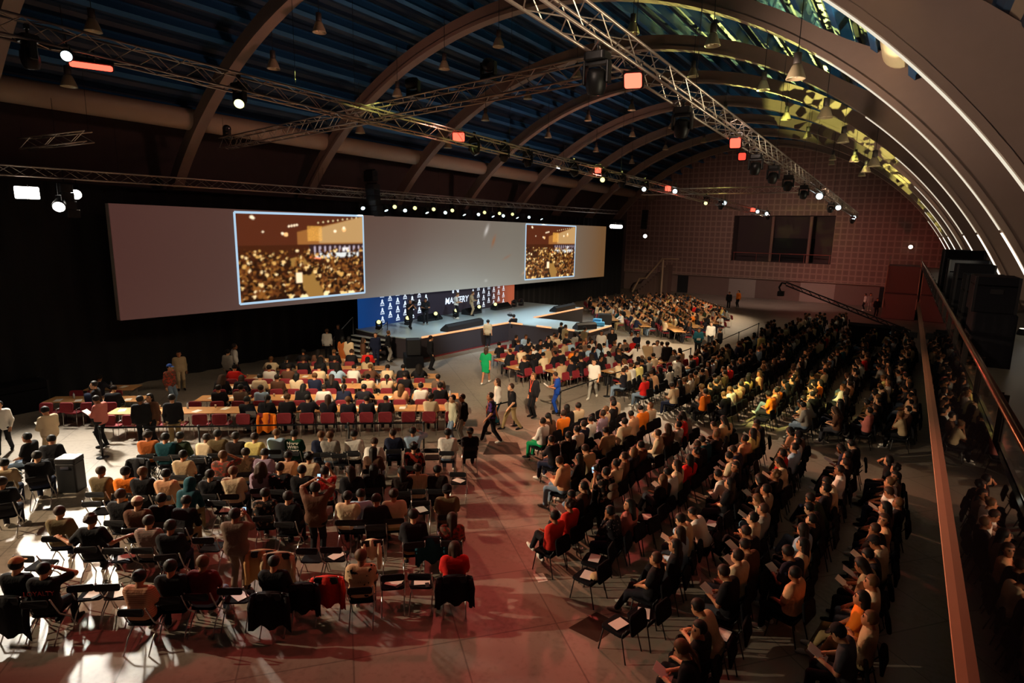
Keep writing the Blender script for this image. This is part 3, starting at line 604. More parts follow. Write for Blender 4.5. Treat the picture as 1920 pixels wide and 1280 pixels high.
for i, (x, y) in enumerate(((-25.3, 24.0), (-25.2, 26.3), (-25.2, 28.9), (-25.2, 31.0), (-25.2, 33.6), (-25.2, 35.6), (-25.2, 38.2), (-25.2, 39.2))):
    moving_head('%s moving head on the stage floor, %s from the left along the backdrop' % ('yellow-lit' if i < 7 else 'dark', ORD[i]), (x, y, STZ+.001), (x+9, y-9, 5.5), *((YW, 1.7) if i < 6 else (None, 0)), floor=True)
# printed backdrop behind the stage
def colgrid(name, o, ux, uz, nx, nz, fn, parent=None, emit=0., base=1.):
    """Flat panel o + u*ux + v*uz coloured by fn(u, v): print, picture, or light painted on the screen."""
    o, ux, uz = Vector(o), Vector(ux), Vector(uz); m = MB(); vs = [o+ux*(i/nx)+uz*(j/nz) for j in range(nz+1) for i in range(nx+1)]
    m.add(vs, [(j*(nx+1)+i, j*(nx+1)+i+1, (j+1)*(nx+1)+i+1, (j+1)*(nx+1)+i) for j in range(nz) for i in range(nx)])
    mm = mat('picture_%s_%.2f' % (name, emit), rough=.6); nt, b = nodes_of(mm)
    if not b.inputs['Base Color'].is_linked:
        a = nt.nodes.new('ShaderNodeVertexColor'); a.layer_name = 'picture'; g = nt.nodes.new('ShaderNodeMix'); g.data_type = 'RGBA'; g.blend_type = 'MULTIPLY'; g.inputs['Factor'].default_value = 1; g.inputs['B'].default_value = (base, base, base, 1)
        nt.links.new(a.outputs[0], g.inputs['A']); nt.links.new(g.outputs['Result'], b.inputs['Base Color'])
        if emit: nt.links.new(a.outputs[0], b.inputs['Emission Color']); b.inputs['Emission Strength'].default_value = emit
    me = m.mesh(name, mm); at = me.color_attributes.new('picture', 'FLOAT_COLOR', 'POINT')
    for j in range(nz+1):
        for i in range(nx+1): at.data[j*(nx+1)+i].color = (*fn(i/nx, j/nz), 1)
    return put(name, me, parent)
def mixc(a, b, t): t = min(1, max(0, t)); return tuple(x+(y-x)*t for x, y in zip(a, b))
bdb, bdd, bdo = lin('#1450a0'), lin('#231d2c'), lin('#d06a48')
t = thing('stage_backdrop', 'printed stage backdrop, blue at left, dark centre, orange at right, rows of white logos', 'backdrop', (0, 0, 0))
XB = -26.35
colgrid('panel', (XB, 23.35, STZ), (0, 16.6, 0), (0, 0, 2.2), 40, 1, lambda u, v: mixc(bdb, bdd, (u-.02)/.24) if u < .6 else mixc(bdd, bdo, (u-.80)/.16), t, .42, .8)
MB().box((XB-.1, 31.65, STZ+1.1), (.16, 16.6, 2.2)).build('frame', BLACKM, t)
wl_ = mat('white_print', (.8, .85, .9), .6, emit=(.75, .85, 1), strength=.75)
def logo(m, y, z, s):
    x = XB+.012
    m.add([(x, y-.30*s, z), (x, y-.13*s, z+.22*s), (x, y-.12*s, z+.42*s), (x, y, z+.56*s), (x, y+.12*s, z+.42*s), (x, y+.13*s, z+.22*s), (x, y+.30*s, z), (x, y+.07*s, z), (x, y, z+.20*s), (x, y-.07*s, z)], [(0, 9, 8, 1), (1, 8, 5), (5, 8, 7, 6), (1, 5, 4, 2), (2, 4, 3)])
    for k in range(7): m.add([(x, y-.30*s+.088*s*k, z-.20*s), (x, y-.30*s+.088*s*k+.062*s, z-.20*s), (x, y-.30*s+.088*s*k+.062*s, z-.08*s), (x, y-.30*s+.088*s*k, z-(.08 if k % 3 else .05)*s)], [(0, 1, 2, 3)])
m = MB()
for y0, nc in ((25.3, 7), (34.4, 7)):
    for c in range(nc):
        for r in range(4): logo(m, y0+.66*c, STZ+.24+.52*r+(.26 if c % 2 else 0), .56)
m.build('logo_print', wl_, t)
def text(body, size, loc, rot, m, parent=None, name='lettering', bold=0, ext=.002, align='CENTER', shear=0):
    cu = bpy.data.curves.new('txt', 'FONT'); cu.body = body; cu.size = size; cu.extrude = ext; cu.align_x = align; cu.align_y = 'CENTER'; cu.offset = bold; cu.shear = shear; cu.space_line = .85
    o = bpy.data.objects.new('txt', cu); COL.objects.link(o); bpy.context.view_layer.update()
    me = bpy.data.meshes.new_from_object(o.evaluated_get(bpy.context.evaluated_depsgraph_get())); bpy.data.objects.remove(o); bpy.data.curves.remove(cu)
    me.materials.clear(); me.materials.append(m); q = put(name, me, parent, loc, rot); return q
text('MASTERY', .62, (XB+.02, 32.5, STZ+.92), (math.radians(90), 0, math.radians(90)), wl_, t, bold=.012, shear=.12)
m = MB(); x = XB+.014; y = 32.0; m.add([(x, y, STZ+1.45), (x, y+.18, STZ+1.45), (x, y+.18, STZ+2.0), (x, y, STZ+2.0)], [(0, 1, 2, 3)]).add([(x, y+.18, STZ+1.9), (x, y+.55, STZ+1.5), (x, y+.55, STZ+1.72), (x, y+.18, STZ+2.1)], [(0, 1, 2, 3)]).add([(x, y+.55, STZ+1.45), (x, y+.74, STZ+1.45), (x, y+.74, STZ+2.05), (x, y+.55, STZ+2.05)], [(0, 1, 2, 3)])
m.build('emblem_print', wl_, t)
# ------------------------------------------------------------------ wide screen
XS, SY0, SY1 = -26.0, 10.7, 56.25
zb = lambda y: 3.16-(y-SY0)/(SY1-SY0)*.55
t = thing('screen', 'very wide grey projection screen hung above the stage, showing two framed pictures', 'screen', (0, 0, 0))
MB().add([(XS-.03, SY0, zb(SY0)), (XS-.03, SY1, zb(SY1)), (XS-.03, SY1, 7.70), (XS-.03, SY0, 7.76), (XS-.3, SY0, zb(SY0)), (XS-.3, SY1, zb(SY1)), (XS-.3, SY1, 7.70), (XS-.3, SY0, 7.76)], [(0, 3, 7, 4), (1, 5, 6, 2), (3, 2, 6, 7), (0, 4, 5, 1), (4, 7, 6, 5)]).build('frame', mat('screen_edge', lin('#8a8078'), .6), t)
def scr(u, v):  # screen colour with the lamps' left-to-right tint painted in
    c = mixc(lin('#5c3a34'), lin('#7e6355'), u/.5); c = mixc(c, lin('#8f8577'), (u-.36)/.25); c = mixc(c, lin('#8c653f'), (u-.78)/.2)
    g = math.exp(-((u-.48)/.20)**2)*math.exp(-v/.40); c = mixc(c, lin('#c0c4bc'), .85*g)  # pale pool of light painted at the bottom centre
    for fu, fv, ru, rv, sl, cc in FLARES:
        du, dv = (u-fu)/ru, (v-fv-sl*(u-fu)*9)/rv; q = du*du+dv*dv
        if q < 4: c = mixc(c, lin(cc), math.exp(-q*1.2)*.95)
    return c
FLARES = [(.709, .50, .0040, .055, 0, '#fff0d8'), (.709, .62, .0030, .11, 0, '#d08a60'), (.698, .44, .010, .030, .35, '#e8a880'), (.711, .30, .005, .030, .2, '#f0d8c0'), (.664, .20, .011, .022, .4, '#e0b890'), (.545, .86, .006, .055, 1.0, '#f4ece4'), (.565, .70, .006, .06, 1.2, '#b07850'), (.605, .45, .012, .02, .3, '#a8826c'), (.545, .10, .004, .02, 0, '#d8d8d0'), (.765, .84, .010, .03, 0, '#c8ccc8'), (.795, .86, .012, .02, 0, '#a8aca8')]  # light flares and reflections painted into the screen colour
nx, nz = 420, 52; q = colgrid('display', (XS, SY0, 0), (0, SY1-SY0, 0), (0, 0, 1), nx, nz, scr, t, .62, .15)  # its own glow stands in for lamplight falling on the grey screen
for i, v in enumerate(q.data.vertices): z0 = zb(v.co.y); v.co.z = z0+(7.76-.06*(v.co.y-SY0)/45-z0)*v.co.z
def pano(seed):
    """Live picture of the hall: crowd below, the wide screen and stage at upper right, lamps as dots."""
    rr = np.random.RandomState(seed); W_, H_ = 360, 240; yy, xx = np.mgrid[0:H_, 0:W_]; u, v = xx/W_, yy/H_; A = np.zeros((H_, W_, 3))
    def paint(m, c): A[m] = lin(c)
    A[:] = lin('#4c2415'); A[v < .64] = lin('#3c1c0d')
    paint((v < .50-.45*np.abs(u-.42)) & (np.abs(u-.50+.30*(v-.2)) < .11-.10*v), '#8a6a38')
    paint((u > .43) & (v > .645) & (v < .79+.20*(u-.43)/.57), '#8a5c30'); paint((u > .60) & (v > .655) & (v < .77+.22*(u-.43)/.57), '#a88a60')
    paint((u > .52) & (v > .53) & (v < .645), '#2c1c20'); paint((u > .54) & (v > .545) & (v < .62) & ((u*70).astype(int) % 3 == 0), '#a8a0b8'); paint((u > .80) & (u < .86) & (v > .55) & (v < .60), '#e0e4f4')
    paint((u > .56) & (u < .95) & (v > .47+.03*(u-.56)) & (v < .535), '#ccd8e4'); paint((np.abs(v-.495+.25*(u-.5)) < .008) & (u > .50) & (u < .62), '#f0804c')
    P = sorted([(rr.rand(), rr.rand()**1.15*.58) for _ in range(900)], key=lambda q: -q[1])
    for x, y in P:
        if y < .30 and abs(x-.50+.3*(y-.2)) < .085: continue
        s = (.030-.038*y)*rr.uniform(.8, 1.2); cs = ['#e8c88c', '#c49a58', '#7c5024', '#2a1408', '#1c0d06', '#34190c', '#20100a', '#f4e0b4', '#5c3418']; c = cs[rr.choice(9, p=[.10, .12, .14, .17, .16, .12, .09, .05, .05])]
        paint(((u-x)/s)**2+((v-y)/(s*1.5))**2 < 1, c); paint(((u-x)/(s*.5))**2+((v-y-s*1.9)/(s*.75))**2 < 1, cs[rr.choice([2, 3, 4, 8])])
    paint((np.abs(u-.43) < .024) & (np.abs(v-.25) < .062), '#f0dcc0'); paint((np.abs(u-.44+.12*(v-.2)) < .012) & (v > .07) & (v < .19), '#20100a'); paint((np.abs(u-.43) < .012) & (np.abs(v-.33) < .02), '#2a140c')
    q = (u > .51) & (u < .63) & (v > .68) & (v < .86); A[q] = A[q]*.5+np.array(lin('#c89848'))*rr.uniform(.3, 1, (q.sum(), 1))
    for x, y, r in ((.11, .95, .012), (.12, .94, .01), (.18, .79, .007), (.345, .76, .016), (.32, .77, .01), (.37, .855, .008), (.39, .86, .008), (.41, .865, .008), (.43, .87, .008), (.74, .80, .012), (.82, .82, .018), (.82, .84, .012)): paint((u-x)**2+((v-y)*.7)**2 < r*r, '#fff0d8' if r < .015 else '#f0c088')
    for k in range(9): paint((u-.60-.042*k)**2+((v-.90-.009*k)*.7)**2 < .00003, '#fff0c0')
    B = A.copy()
    for d in (1, 2): B = (B+np.roll(B, d, 0)+np.roll(B, -d, 0)+np.roll(B, d, 1)+np.roll(B, -d, 1))/5
    B = B*np.array([1.25, 1.12, .95])
    return lambda a, b: tuple(B[min(H_-1, int(b*H_)), min(W_-1, int(a*W_))])
def picture(y0, y1, z0a, z1a, z0b, z1b, seed):
    o = colgrid('camera_picture', (XS+.015, y0, 0), (0, y1-y0, 0), (0, 0, 1), 210, 140, pano(seed), t, 1.15, .12)
    for v in o.data.vertices:
        u = (v.co.y-y0)/(y1-y0); a = z0a+(z0b-z0a)*u; b = z1a+(z1b-z1a)*u; v.co.z = a+(b-a)*v.co.z
    m = MB(); w = .055
    for p, q in (((y0, z0a), (y1, z0b)), ((y1, z0b), (y1, z1b)), ((y1, z1b), (y0, z1a)), ((y0, z1a), (y0, z0a))): m.tube([(XS+.02, *p), (XS+.02, *q)], w, 4)
    m.build('picture_border', glow((.55, .78, 1), .8), t)
picture(15.85, 23.6, 3.36, 7.62, 3.34, 7.70, 3); picture(40.9, 49.55, 3.12, 7.62, 2.98, 7.60, 9)
# ------------------------------------------------------------------ people: one continuous body surface per pose, clothing and hair as parts
def V(*a): return np.array(a, float)
def capsule(P, a, b, ra, rb):
    ba = b-a; h = np.clip(((P-a)@ba)/max(ba@ba, 1e-9), 0, 1); return np.linalg.norm(P-a-h[..., None]*ba, axis=-1)-(ra+(rb-ra)*h)
def smin(a, b, k): h = np.clip(.5+.5*(b-a)/k, 0, 1); return b+(a-b)*h-k*h*(1-h)
def surface(prims, h, k=.035, cut=None, pad=.05):
    """Skin a set of tapered limbs (a, b, ra, rb) with one smooth closed surface: verts, quads."""
    pts = np.array([p for q in prims for p in (q[0]-max(q[2:4]), q[0]+max(q[2:4]), q[1]-max(q[2:4]), q[1]+max(q[2:4]))])
    lo = pts.min(0)-pad; hi = pts.max(0)+pad; n = np.ceil((hi-lo)/h).astype(int)+1
    G = np.stack(np.meshgrid(*[lo[i]+h*np.arange(n[i]) for i in range(3)], indexing='ij'), -1); D = None
    for a, b, ra, rb in prims:
        r = max(ra, rb)+k+2.2*h; l = np.floor((np.minimum(a, b)-r-lo)/h).astype(int).clip(0); u = np.ceil((np.maximum(a, b)+r-lo)/h).astype(int)+1
        sl = tuple(slice(l[i], u[i]) for i in range(3))
        if D is None: D = np.full(tuple(n), 1.0)
        d = capsule(G[sl], a, b, ra, rb); D[sl] = smin(D[sl], d, k)
    if cut is not None: D = cut(G, D)
    ins = D < 0; c = ins[:-1, :-1, :-1].astype(int); off = [(x, y, z) for x in (0, 1) for y in (0, 1) for z in (0, 1)]
    s = sum(ins[x:n[0]-1+x, y:n[1]-1+y, z:n[2]-1+z].astype(int) for x, y, z in off); act = np.argwhere((s > 0) & (s < 8))
    idx = -np.ones(tuple(n-1), int); idx[tuple(act.T)] = np.arange(len(act))
    cv = np.stack([D[tuple((act+o).T)] for o in off], 1); acc = np.zeros((len(act), 3)); cnt = np.zeros(len(act))
    for i, a in enumerate(off):
        for j, b in enumerate(off):
            if j > i and sum(abs(p-q) for p, q in zip(a, b)) == 1:
                m = (cv[:, i] < 0) != (cv[:, j] < 0); t = cv[m, i]/(cv[m, i]-cv[m, j]); acc[m] += np.array(a)+t[:, None]*(np.array(b)-np.array(a)); cnt[m] += 1
    vs = lo+h*(act+acc/cnt[:, None]); fs = []
    for ax in range(3):
        a1, a2 = (ax+1) % 3, (ax+2) % 3; sl0 = [slice(None)]*3; sl1 = [slice(None)]*3; sl0[ax] = slice(0, -1); sl1[ax] = slice(1, None)
        i0, i1 = ins[tuple(sl0)], ins[tuple(sl1)]; e = np.argwhere(i0 != i1); e = e[(e[:, a1] > 0) & (e[:, a2] > 0) & (e[:, a1] < n[a1]-1) & (e[:, a2] < n[a2]-1)]
        q = []
        for d1, d2 in ((1, 1), (0, 1), (0, 0), (1, 0)):
            o = e.copy(); o[:, a1] -= d1; o[:, a2] -= d2; q.append(idx[tuple(o.T)])
        q = np.stack(q, 1); fl = ~i0[tuple(e.T)]; q[fl] = q[fl][:, ::-1]; fs.append(q)
    return vs, np.concatenate(fs)
def nrm(v): return v/np.linalg.norm(v)
def ik(s, w, l1, l2, pole):
    d = w-s; L = min(np.linalg.norm(d), (l1+l2)*.995); d = nrm(d); w = s+d*L; a = (l1*l1-l2*l2+L*L)/(2*L); h = math.sqrt(max(0, l1*l1-a*a)); p = pole-d*(pole@d); return s+d*a+nrm(p)*h, w
def rotm(yaw, pitch): return np.array(Matrix.Rotation(yaw, 3, 'Z') @ Matrix.Rotation(-pitch, 3, 'X'))
def joints(kind):
    sit = kind in SIT; J = {}; k = SIT.get(kind) or STAND[kind]
    P = V(0, 0, .60) if sit else V(0, 0, .93); ln = k.get('lean', 0); N = P+.50*V(0, math.sin(ln), math.cos(ln)); J['P'], J['N'] = P, N
    J['H'] = rotm(k.get('yaw', 0), k.get('pitch', 0)); J['Hc'] = N+np.array(Matrix.Rotation(-ln*.5, 3, 'X'))@V(0, .01, .0)+J['H']@V(0, .03, .165)
    J['arms'] = []
    for s, key in ((-1, 'l'), (1, 'r')):
        sh = N+V(s*.185, 0, -.045); w = k[key]; pole = V(*k.get('p'+key, (s*.8, -.5, -.8))); e, w = ik(sh, P+V(*w), .30, .26, pole); J['arms'].append((sh, e, w, s))
    J['legs'] = []
    for s, key in ((-1, 'fl'), (1, 'fr')):
        hp = P+V(s*.09, 0, -.01); f = V(*k.get(key, (s*.14, .46, .08) if sit else (s*.10, .0, .09))); pole = V(*k.get('k'+key, (s*.12, .9, .8) if sit else (0, 1, 0))); kn, an = ik(hp, f, .445, .43, pole); J['legs'].append((hp, kn, an, s, V(*k.get('toe', (s*.15, 1, -.12)))))
    return J
# wrist targets are offsets from the pelvis; +y is forward
SIT = {'sit': dict(l=(-.10, .30, .09), r=(.10, .30, .09), lean=-.02, pitch=.08), 'lean': dict(l=(-.08, .44, .10), r=(.08, .44, .10), lean=.42, pitch=.45),
       'back': dict(l=(-.06, .24, .06), r=(.08, .22, .05), lean=-.13, pitch=.0, fl=(-.12, .62, .08), fr=(.14, .58, .08)), 'cross': dict(l=(.06, .18, .24), r=(-.06, .17, .27), lean=-.10, fl=(-.02, .60, .30), fr=(.10, .42, .08), kfl=(.1, .4, 1), toe=(.1, .8, .3)),
       'handup': dict(l=(-.10, .28, .09), r=(.17, .16, .62), pr=(.9, .4, -.6), yaw=-.25, pitch=.05), 'armsout': dict(l=(-.62, .05, .30), r=(.60, .0, .30), lean=-.06, pitch=.05, pl=(-.2, -.4, -1), pr=(.2, -.4, -1)),
       'phone': dict(l=(-.03, .34, .62), r=(.05, .34, .62), pl=(-.6, -.2, -1), pr=(.6, -.2, -1)), 'read': dict(l=(-.12, .30, .16), r=(.12, .30, .16), lean=.10, pitch=.5), 'table': dict(l=(-.16, .40, .25), r=(.16, .40, .25), lean=.16, pitch=.25, pl=(-1, -.2, -.6), pr=(1, -.2, -.6)),
       'turn': dict(l=(-.10, .30, .09), r=(.12, .28, .09), yaw=.9, pitch=.05), 'chin': dict(l=(-.04, .24, .46), r=(.10, .30, .09), lean=.18, pitch=.2, pl=(-.3, .3, -1))}
STAND = {'stand': dict(l=(-.24, .03, -.09), r=(.24, .03, -.09), pl=(-.3, -1, 0), pr=(.3, -1, 0)), 'hold': dict(l=(-.07, .30, .16), r=(.09, .30, .16), pitch=.4), 'walk': dict(l=(-.25, .20, -.03), r=(.25, -.20, -.05), fl=(-.09, -.30, .12), fr=(.09, .32, .09), lean=.05, pl=(-.3, -1, 0), pr=(.3, -1, 0)),
         'phone2': dict(l=(-.03, .34, .46), r=(.07, .36, .50), pl=(-.6, -.2, -1), pr=(.6, -.2, -1)), 'phone3': dict(l=(-.10, .26, .74), r=(.10, .26, .74), pl=(-1, .1, -.3), pr=(1, .1, -.3)), 'camera': dict(l=(-.06, .36, .42), r=(.08, .30, .46), fl=(-.1, -.18, .10), fr=(.1, .16, .09), pl=(-.8, -.2, -.8), pr=(.8, -.2, -.8)),
         'armside': dict(l=(-.62, .05, .30), r=(.24, .05, -.05), pl=(0, -.3, -1)), 'folded': dict(l=(.08, .20, .24), r=(-.08, .20, .28))}
def torso(J, g=0., top=1.):
    P, N = J['P'], J['N']; out = []
    for t, w, r in ((.03 if P[2] < .8 else -.08, .085, .108), (.10, .10, .118), (.34, .085, .102), (.58, .10, .108), (.78, .125, .098), (.90, .14, .072)):
        c = P+(N-P)*t; out.append((c-V(w, 0, 0), c+V(w, 0, 0), r+g, r+g))
    return out
def headprims(J, g=0.):
    Hc, R = J['Hc'], J['H']; q = lambda *a: Hc+R@V(*a)
    return [(q(0, -.012, .028), q(0, -.012, .03), .094+g, .094+g), (q(0, .02, -.03), q(0, .03, -.055), .074+g, .066+g), (q(0, .055, -.09), q(0, .056, -.092), .042+g, .042+g)]
def body(kind, h, detail):
    J = joints(kind); pr = torso(J); pr.append((J['N']+V(0, -.01, -.03), J['Hc']+J['H']@V(0, -.015, -.05), .060, .054)); pr += headprims(J)
    q = lambda *a: J['Hc']+J['H']@V(*a)
    if detail: pr += [(q(0, .090, .012), q(0, .106, -.022), .011, .017), (q(-.086, -.005, .01), q(-.086, -.01, -.03), .016, .013), (q(.086, -.005, .01), q(.086, -.01, -.03), .016, .013), (q(-.02, .088, -.062), q(.02, .088, -.062), .010, .010)]
    tubes = []
    for sh, e, w, s in J['arms']:
        pr += [(sh, e, .056, .044), (e, w, .043, .029)]; d = nrm(w-e); up = V(0, 0, 1) if abs(d[2]) < .8 else V(0, -1, 0); sd = nrm(np.cross(d, up)); nn = np.cross(sd, d)
        pr += [(w+d*.02+sd*.014, w+d*.085+sd*.022, .021, .019), (w+d*.02-sd*.014, w+d*.085-sd*.022, .021, .019)]
        if detail:
            for o, L in ((-.031, .062), (-.011, .078), (.011, .082), (.031, .072)):
                p0 = w+d*.082+sd*o; p1 = p0+(d+sd*o*2)*L*.5; p2 = p1+nrm(d-nn*.8)*L*.5; tubes.append(([p0, p1, p2], [.0095, .009, .0065]))
            t0 = w+d*.03+sd*.03*-s; t1 = t0+nrm(d*.6-sd*s*.9)*.035; tubes.append(([t0, t1, t1+nrm(d-nn*.3)*.03], [.012, .0105, .008]))
    for hp, kn, an, s, toe in J['legs']: pr += [(hp, kn, .078, .055), (kn, an, .054, .036)]
    vs, fs = surface(pr, h, .03); m = MB(); m.add(vs.tolist(), fs.tolist())
    for p, r in tubes: m.tube([tuple(x) for x in p], r, 6)
    if detail:
        for s in (-1, 1):
            for c, a, r in (((s*.034, .082, .022), (.012, 0, 0), .010), ((s*.035, .086, .044), (.016, -.004, 0), .0065)): m.tube([tuple(q(c[0]-a[0], c[1]-.002, c[2])), tuple(q(*c)), tuple(q(c[0]+a[0], c[1]-.004, c[2]))], r, 6, 1)
        m.tube([tuple(q(-.024, .088, -.060)), tuple(q(0, .098, -.061)), tuple(q(.024, .088, -.060))], .006, 5, 1)
    return m
def shirt(kind, h, sl):
    J = joints(kind); pr = torso(J, .018)
    if sl == 'n': pr = torso(J, .016)
    for sh, e, w, s in J['arms']:
        if sl == 'l': pr += [(sh, e, .076, .062), (e, w-nrm(w-e)*.02, .062, .044)]
        elif sl != 'n': pr += [(sh, sh+(e-sh)*.72, .080, .075)]
    if sl == 'd':
        c = J['P']; pr += [(c+V(-.07, 0, -.05), c+V(-.08, 0, -.30), .125, .115), (c+V(.07, 0, -.05), c+V(.08, 0, -.30), .125, .115)]
    vs, fs = surface(pr, h, .045); return MB().add(vs.tolist(), fs.tolist())
def trousers(kind, h, st='t'):
    J = joints(kind); P = J['P']; pr = [(P+V(-.10, 0, -.02), P+V(.10, 0, -.02), .128, .128)]
    for hp, kn, an, s, toe in J['legs']:
        if st == 't': pr += [(hp, kn, .094, .072), (kn, an+V(0, 0, .01), .070, .058)]
        elif st == 'k': pr += [(hp, hp+(kn-hp)*.9, .098, .085)]
        else: pr += [(hp, kn, .12, .12), (kn, kn+(an-kn)*.7, .12, .11), ((hp+P)/2, V(0, kn[1], kn[2]), .12, .12)]
    vs, fs = surface(pr, h, .03); return MB().add(vs.tolist(), fs.tolist())
def shoes(kind, h, side):
    J = joints(kind); m = MB()
    for hp, kn, an, s, toe in [J['legs'][side]]:
        d = nrm(toe); pr = [(an+V(0, -.02, -.02)-d*.03, an+d*.10+V(0, 0, -.03), .046, .042), (an+d*.10+V(0, 0, -.03), an+d*.17+V(0, 0, -.035), .042, .032)]
        vs, fs = surface(pr, h, .02, lambda G, D: np.maximum(D, .005-G[..., 2])); m.add(vs.tolist(), fs.tolist())
    return m
def hair(kind, h):
    """Hair or headgear in the head's own frame (+y is the face)."""
    cap = [(V(0, -.018, .034), V(0, -.02, .04), .108, .108)]; k = kind
    if k == 'buzz': cap = [(V(0, -.016, .033), V(0, -.016, .034), .100, .100)]
    pr = list(cap)
    if k in ('bob', 'long', 'longfull', 'ponytail', 'bun'):
        if k == 'bob': pr += [(V(s*.06, -.03, .02), V(s*.075, -.02, -.10), .055, .045) for s in (-1, 1)]+[(V(0, -.07, .02), V(0, -.07, -.10), .06, .055)]
        if k == 'long': pr += [(V(s*.05, -.05, .02), V(s*.07, -.07, -.26), .058, .040) for s in (-1, 1)]+[(V(0, -.08, .02), V(0, -.10, -.32), .06, .05)]
        if k == 'longfull': pr += [(V(s*.06, -.05, .03), V(s*.11, -.07, -.26), .075, .075) for s in (-1, 1)]+[(V(0, -.08, .02), V(0, -.10, -.30), .08, .08)]
        if k == 'ponytail': pr += [(V(0, -.11, .04), V(0, -.15, -.12), .035, .03), (V(0, -.15, -.12), V(0, -.13, -.34), .03, .012)]
        if k == 'bun': pr += [(V(0, -.10, .10), V(0, -.11, .11), .05, .05)]
    if k == 'curly':
        rr = random.Random(3)
        for _ in range(34):
            a, b = rr.uniform(0, 6.28), rr.uniform(-.2, 1.5); d = V(math.cos(a)*math.cos(b), math.sin(a)*math.cos(b), math.sin(b)); p = V(0, -.02, .035)+d*.108
            if p[1] < .05 or p[2] > .09: pr.append((p, p, .030, .030))
    if k == 'hood': pr = [(V(0, -.03, .02), V(0, -.03, .04), .135, .135), (V(0, -.03, -.06), V(0, -.02, -.13), .12, .13)]
    def cut(G, D):
        f = np.minimum(G[..., 1]-(.030 if k not in ('hood',) else .045), .075-G[..., 2])       # the face opening, below the hairline
        D = np.maximum(D, f)
        if k in ('short', 'buzz', 'curly', 'bun', 'ponytail'): D = np.maximum(D, np.minimum(-.045-G[..., 2], .30) if k != 'ponytail' else np.minimum(-.045-G[..., 2], G[..., 1]+.105))
        return D
    vs, fs = surface(pr, h, .02, cut); return MB().add(vs.tolist(), fs.tolist())
def cap_mesh(back=False):
    m = MB(); pr = [(V(0, -.015, .045), V(0, -.015, .05), .112, .110)]
    vs, fs = surface(pr, .016, .02, lambda G, D: np.maximum(D, .048-G[..., 2])); m.add(vs.tolist(), fs.tolist()); s = -1 if back else 1; n = 12
    rim = [(.085*math.cos(t), s*(.085+.095*math.sin(t)), .058-.018*math.sin(t)) for t in [math.pi*i/n for i in range(n+1)]]
    vs = rim+[(x, y, z-.008) for x, y, z in rim]; k = n+1; m.add(vs, [tuple(range(k)), tuple(range(k, 2*k))[::-1]]+[(i, i+1, k+i+1, k+i) for i in range(n)]+[(n, 0, k, 2*k-1)]); return m
CACHE = {}
def part(kind, which, lod, var=None):
    key = (kind, which, lod, var)
    if key in CACHE: return CACHE[key]
    h = {0: .019, 1: .030, 2: .052}[lod]
    if which == 'body': m = body(kind, h, lod == 0).mesh('body', [SKIN, FACE] if lod == 0 else SKIN, True)
    elif which == 'shirt': m = shirt(kind, h+.002, var).mesh('shirt', CLOTH, True)
    elif which == 'trousers': m = trousers(kind, h+.002, var).mesh('trousers', CLOTH, True)
    elif which == 'shoes': m = shoes(kind, max(.014, h*.7), var).mesh('shoe', CLOTH, True)
    elif which == 'hair': m = hair(var, .014 if lod == 0 else .02 if lod == 1 else .034).mesh('hair', HAIR, True)
    else: m = cap_mesh(var == 'back').mesh('cap', CLOTH, True)
    CACHE[key] = m; return m
C = {k: lin(v) for k, v in dict(blk='#141317', wht='#d8d2c8', crm='#cfb896', crmo='#cdb08e', bei='#ac9472', olv='#6a5a3e', olh='#6a5a3e', gry='#8d8880', brn='#5a3c2c', pnk='#b86a60', red='#c8201c', reds='#c02a1e', orn='#ea7a20', orb='#a85a28', pch='#d09a72', teal='#12424c', dgrn='#24301f', yel='#dccb7c', lblu='#9ab4cc', blu='#143c90', nav='#1a2036',
     grn='#0c3a24', lav='#93808e', lblk='#1d1c24', leat='#241a18', suit='#1c1a1e', dred='#5c1418', flor='#5c4034', flred='#8c2418', bird='#cda882', flok='#1a1616', gstr='#9a7a6c', pchs='#d29a78', strp='#c8c4aa', dots='#16141a', ltp='#b8a27a', crmp='#d4ae8a', jers='#15141c', wred='#d0b8a8', blkp='#141318', kha='#8f7a54', den='#6d8094', tau='#6a5648', emr='#0a8a52', mar='#6a1c22', dgry='#3a3a40', skin='#b98a68', tan='#b08050').items()}
CN = dict(blk='black', wht='white', crm='cream', crmo='cream', bei='beige', olv='olive', gry='grey', brn='brown', pnk='pink', red='red', reds='red', orn='orange', pch='peach', teal='teal', yel='yellow', lblu='light blue', blu='blue', nav='navy', grn='green', lav='lilac', lblk='dark', dgry='dark grey', tau='taupe', dots='dotted black', kha='khaki', mar='maroon', dred='dark red')
HAIRC = [lin(c) for c in ('#0e0b0a', '#120d0b', '#1c1410', '#15100e', '#2a1a12', '#382418', '#0b0908', '#5a3c22')]
SKINC = [lin(c) for c in ('#c08a66', '#b57c58', '#a86e4c', '#c89672', '#8a5638')]
rnd = random.Random(21)
